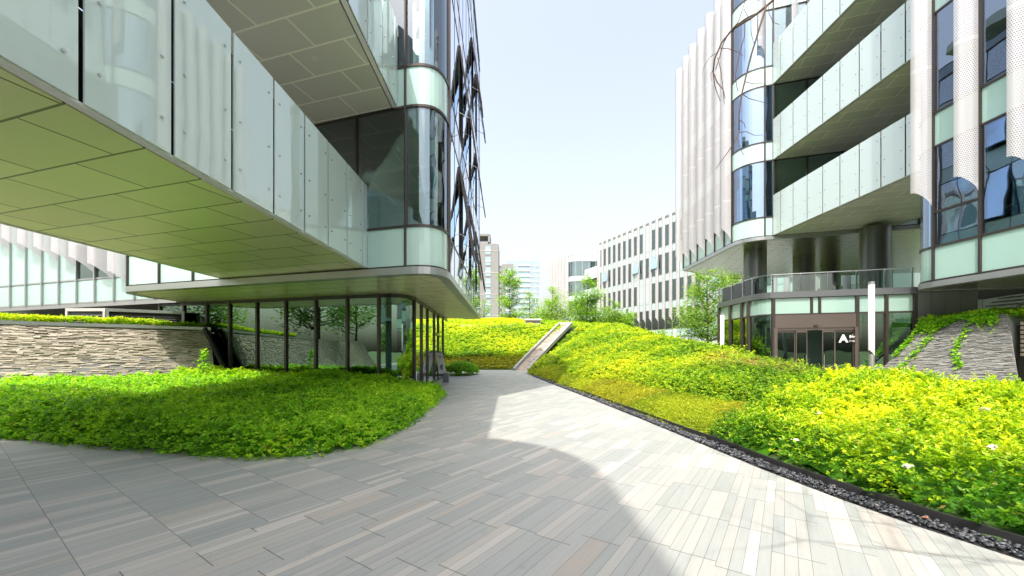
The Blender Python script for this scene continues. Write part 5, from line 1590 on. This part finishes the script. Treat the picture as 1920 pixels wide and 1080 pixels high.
# ================================================================== TREES
def tree(label, x, y, z0, h, cr, cz, n, ls, seed, tone=.5, cat='tree', trunk=.09, shape='oval', name='tree', nb=48, dens=.5):
    r = np.random.default_rng(seed); rr = random.Random(seed)
    t = thing(name, label, cat, (x, y, z0))
    tr_m = MB()
    lean = rr.uniform(-.03, .03)
    pts = [(x + lean * h * k / 6 + rr.uniform(-.03, .03) * h * .1, y, z0 + h * .93 * k / 6) for k in range(7)]
    tr_m.tube(pts, [trunk * (1 - .13 * k) for k in range(7)], 8)
    br = MB(); tips = []
    for k in range(nb):
        f = rr.uniform(cz, .97); a = rr.uniform(0, 6.283)
        zz_ = z0 + h * f
        g_ = (f - cz) / (1 - cz)
        if shape == 'cone': rad = cr * (1 - g_) ** .8 + .1 * cr
        elif shape == 'column': rad = cr * (.75 + .25 * math.sin(g_ * math.pi)) * (1 - g_ ** 3 * .7)
        else: rad = cr * math.sqrt(max(.08, 1 - (2 * g_ - .75) ** 2 * .8)) * (1 - .35 * g_)
        rad *= rr.uniform(.45, 1.2)
        i = min(6, f / .93 * 6); i0 = int(min(5, i)); c_ = lerp(pts[i0], pts[i0 + 1], min(1, i - i0))
        rise = rad * rr.uniform(.3, .8)
        base = (c_[0], c_[1], zz_ - rise * .6)
        end = (c_[0] + math.cos(a) * rad, y + math.sin(a) * rad, zz_ + rise * .4)
        mid_ = lerp(base, end, .5); mid_ = (mid_[0], mid_[1], mid_[2] - rise * .12)
        br.tube([base, mid_, end], [trunk * .32 * (1.2 - g_), trunk * .2 * (1.2 - g_), trunk * .05], 5)
        for q in (.35, .5, .62, .72, .82, .9, 1.0):
            p = lerp(base, end, q); tips.append((p, rad * dens * (.5 + .4 * q)))
    tr_m.build('trunk', M['bark'], t, smooth=True)
    br.build('limbs', M['bark'], t, smooth=True)
    P_ = np.array([p for p, _ in tips]); R_ = np.array([s for _, s in tips])
    wgt = R_ ** 1.8; pick = r.choice(len(P_), n, p=wgt / wgt.sum())
    off = r.normal(0, 1, (n, 3)) * np.array([1, 1, .8]) * .62
    PP_ = P_[pick] + off * R_[pick][:, None]
    PP_ -= np.array([x, y, z0])
    clump = (pick % 7) / 7 * .35
    Vv, Tt, ti = leaves(PP_, np.tile([0, 0, 1.0], (n, 1)), r.uniform(.7, 1.3, n) * ls, .2, tone - .18 + clump + r.normal(0, .12, n), wid=.6, seed=seed + 1)
    mk_tris('crown', Vv, Tt, M['treeleaf'], t, ti)
    return t
tree('slender upright young tree standing before the pale glass tower', -.3, 50, 4.2, 8.6, 1.7, .12, 5200, .22, 101, .55, shape='column', trunk=.08)
tree('sparse slim young tree just right of the slender upright one', 2.4, 52, 4.2, 5.6, 1.3, .15, 1800, .2, 102, .6, shape='column', trunk=.06)
tree('broad bright green young tree left of the far footbridges', 5.0, 50, 3.9, 6.2, 2.1, .12, 6500, .22, 103, .6, shape='cone', trunk=.09)
tree('pointed green tree standing in front of the far footbridges', 9.6, 51, 3.2, 8.6, 2.7, .12, 9500, .23, 104, .5, shape='cone', trunk=.1)
tree('rounded low tree left of the long finned block base', 12.3, 49, 2.4, 5.6, 2.0, .1, 7000, .2, 105, .45, trunk=.08)
tree('second rounded low tree close to the finned block base', 14.6, 50, 2.2, 4.9, 1.5, .1, 4500, .2, 106, .5, trunk=.08)
tree('slim low sapling at the very left before the apartment tower', -3.6, 50, 4.2, 4.2, 1.1, .1, 1300, .18, 110, .55, shape='column', trunk=.05)
tree('plane tree with layered airy crown just left of the pavilion', 12.2, 24.5, 0, 6.9, 2.0, .30, 11000, .13, 107, .5, trunk=.09, nb=60, dens=.5)
tree('smaller airy tree half hidden behind the pavilion glass railing', 14.6, 25.5, 0, 6.8, 1.5, .35, 4500, .13, 108, .5, trunk=.07)
tree('tree seen beyond the terrace between the dark columns', 23.5, 29.0, 0, 6.6, 2.0, .3, 5200, .16, 109, .45, trunk=.09)
tree('round yellow green bush below the finned block', 12.3, 32.5, 1.0, 2.5, 1.15, .1, 3600, .13, 111, .72, 'bush', .05, name='bush', nb=22)
tree('low spreading bush left of the round yellow green one', 9.7, 34.5, 1.4, 2.1, 1.3, .1, 3200, .13, 112, .55, 'bush', .05, name='bush', nb=22)

for k_, (x, y, lab) in enumerate([(-27.5, 2.5, 'broad tree beyond the stone wall outside the left of the view'), (-33, -6, 'tall dark tree far behind the stone wall outside the left of the view'), (-36, 8.0, 'spreading tree by the rear wing outside the left of the view'), (-26, -13, 'leafy tree left of the block behind the viewpoint')]):
    tree(lab, x, y, 2.3 if k_ < 3 else 0, 8.5, 3.6, .2, 3800, .34, 120 + k_, .4, trunk=.16)
# hanging bare branches of the tree the picture was taken under
bt = thing('tree', 'nearly bare tree whose thin branches hang in at the top before the finned block', 'tree', (6.2, -3.2, 0))
MB().tube([(6.2, -3.2, -.1), (6.15, -3.0, 2.5), (5.9, -2.4, 5), (5.7, -1.5, 7.2), (5.4, .5, 8.6)], [.16, .13, .11, .09, .07], 10).build('trunk', M['bark'], bt, smooth=True)
def pp(px, py, D): return ((px - 960) / 740 * D, D, EYE + (658 - py) / 740 * D)
limb = [(5.4, .5, 8.6), (5.0, 2.6, 8.9), (4.5, 4.6, 8.2), pp(1462, -25, 5.9), pp(1450, 0, 6.0)]
MB().tube(limb, [.06, .045, .032, .02, .017], 8).build('limb', M['twig'], bt, smooth=True)
brs = [
    ([(1450, 0), (1435, 13), (1410, 33), (1373, 55), (1353, 80), (1340, 110), (1337, 135)], 6.0, 6.2, .014, .006),
    ([(1437, 12), (1424, 52), (1408, 105), (1397, 150), (1390, 180), (1386, 215), (1386, 245)], 6.0, 5.7, .010, .005),
    ([(1386, 245), (1380, 262), (1365, 285), (1350, 305), (1343, 316)], 5.7, 5.6, .005, .002),
    ([(1337, 135), (1345, 155), (1356, 168), (1360, 185)], 6.2, 6.1, .006, .002),
    ([(1400, 36), (1383, 45), (1366, 62), (1355, 85), (1350, 105), (1342, 130)], 6.0, 6.3, .006, .003),
    ([(1346, 108), (1352, 135), (1355, 160), (1358, 195)], 6.2, 6.0, .004, .002),
    ([(1337, 135), (1340, 160), (1345, 175), (1351, 190)], 6.2, 6.3, .004, .002),
    ([(1396, 46), (1396, 68), (1388, 95), (1383, 118), (1379, 140), (1381, 160), (1384, 172)], 6.0, 5.9, .004, .002),
    ([(1408, 34), (1408, 60), (1413, 80), (1414, 84)], 6.0, 6.0, .003, .0015),
    ([(1440, 8), (1442, 25), (1450, 42), (1461, 46)], 6.0, 6.0, .003, .0015),
    ([(1391, 176), (1405, 185), (1425, 190), (1441, 195)], 5.9, 5.8, .003, .0012),
    ([(1396, 153), (1412, 157), (1430, 157), (1437, 160)], 5.9, 5.9, .003, .0012),
    ([(1387, 225), (1395, 231), (1398, 241)], 5.8, 5.8, .003, .0012),
    ([(1386, 248), (1400, 247), (1415, 254), (1430, 253)], 5.7, 5.6, .003, .0012),
    ([(1384, 262), (1388, 278), (1395, 292)], 5.7, 5.6, .003, .0012),
    ([(1350, 90), (1365, 91), (1385, 98), (1393, 105)], 6.1, 6.0, .003, .0012),
    ([(1342, 100), (1330, 108), (1320, 125), (1316, 142)], 6.2, 6.2, .003, .0012),
    ([(1339, 130), (1332, 138), (1334, 150)], 6.2, 6.2, .003, .0012),
    ([(1402, 30), (1395, 18), (1410, 5), (1425, 0)], 6.0, 6.1, .003, .0015),
    ([(1372, 56), (1385, 40), (1393, 15), (1400, -5)], 6.0, 6.1, .004, .002)]
for pts, d0, d1_, r0, r1 in brs:
    n = len(pts)
    P3 = [pp(a, b_, d0 + (d1_ - d0) * i / (n - 1)) for i, (a, b_) in enumerate(pts)]
    MB().tube(P3, [1.35 * (r0 + (r1 - r0) * i / (n - 1)) + .0012 for i in range(n)], 6).build('branch', M['twig'], bt, smooth=True)
# more limbs overhead, outside the view: they throw the soft branch shadows over the paving
rb2 = random.Random(12)
for k in range(6):
    s0 = Vector((5.75, -1.7, 6.3 + .3 * k)); s1 = Vector((1.0 + .35 * k, .2 + .45 * k, 6.4 + .2 * k))
    P3 = []
    for q in range(9):
        f = q / 8
        p = s0.lerp(s1, f) + Vector((rb2.uniform(-.1, .1), rb2.uniform(-.1, .1), math.sin(f * math.pi) * .6 + rb2.uniform(-.08, .08)))
        P3.append(tuple(p))
    MB().tube(P3, [.05 * (1 - q / 10.5) for q in range(9)], 6).build('limb', M['twig'], bt, smooth=True)
    for q in range(3, 9):
        for w_ in range(2):
            p = Vector(P3[q]); d = Vector((rb2.uniform(-1, .3), rb2.uniform(-.4, 1), rb2.uniform(-.4, .5))).normalized()
            P4 = [tuple(p)]
            for w in range(5):
                p = p + d * .24; d = (d + Vector((rb2.uniform(-.4, .4), rb2.uniform(-.4, .4), -.1))).normalized(); P4.append(tuple(p))
            MB().tube(P4, [.014, .011, .008, .005, .003, .002], 5).build('branch', M['twig'], bt, smooth=True)
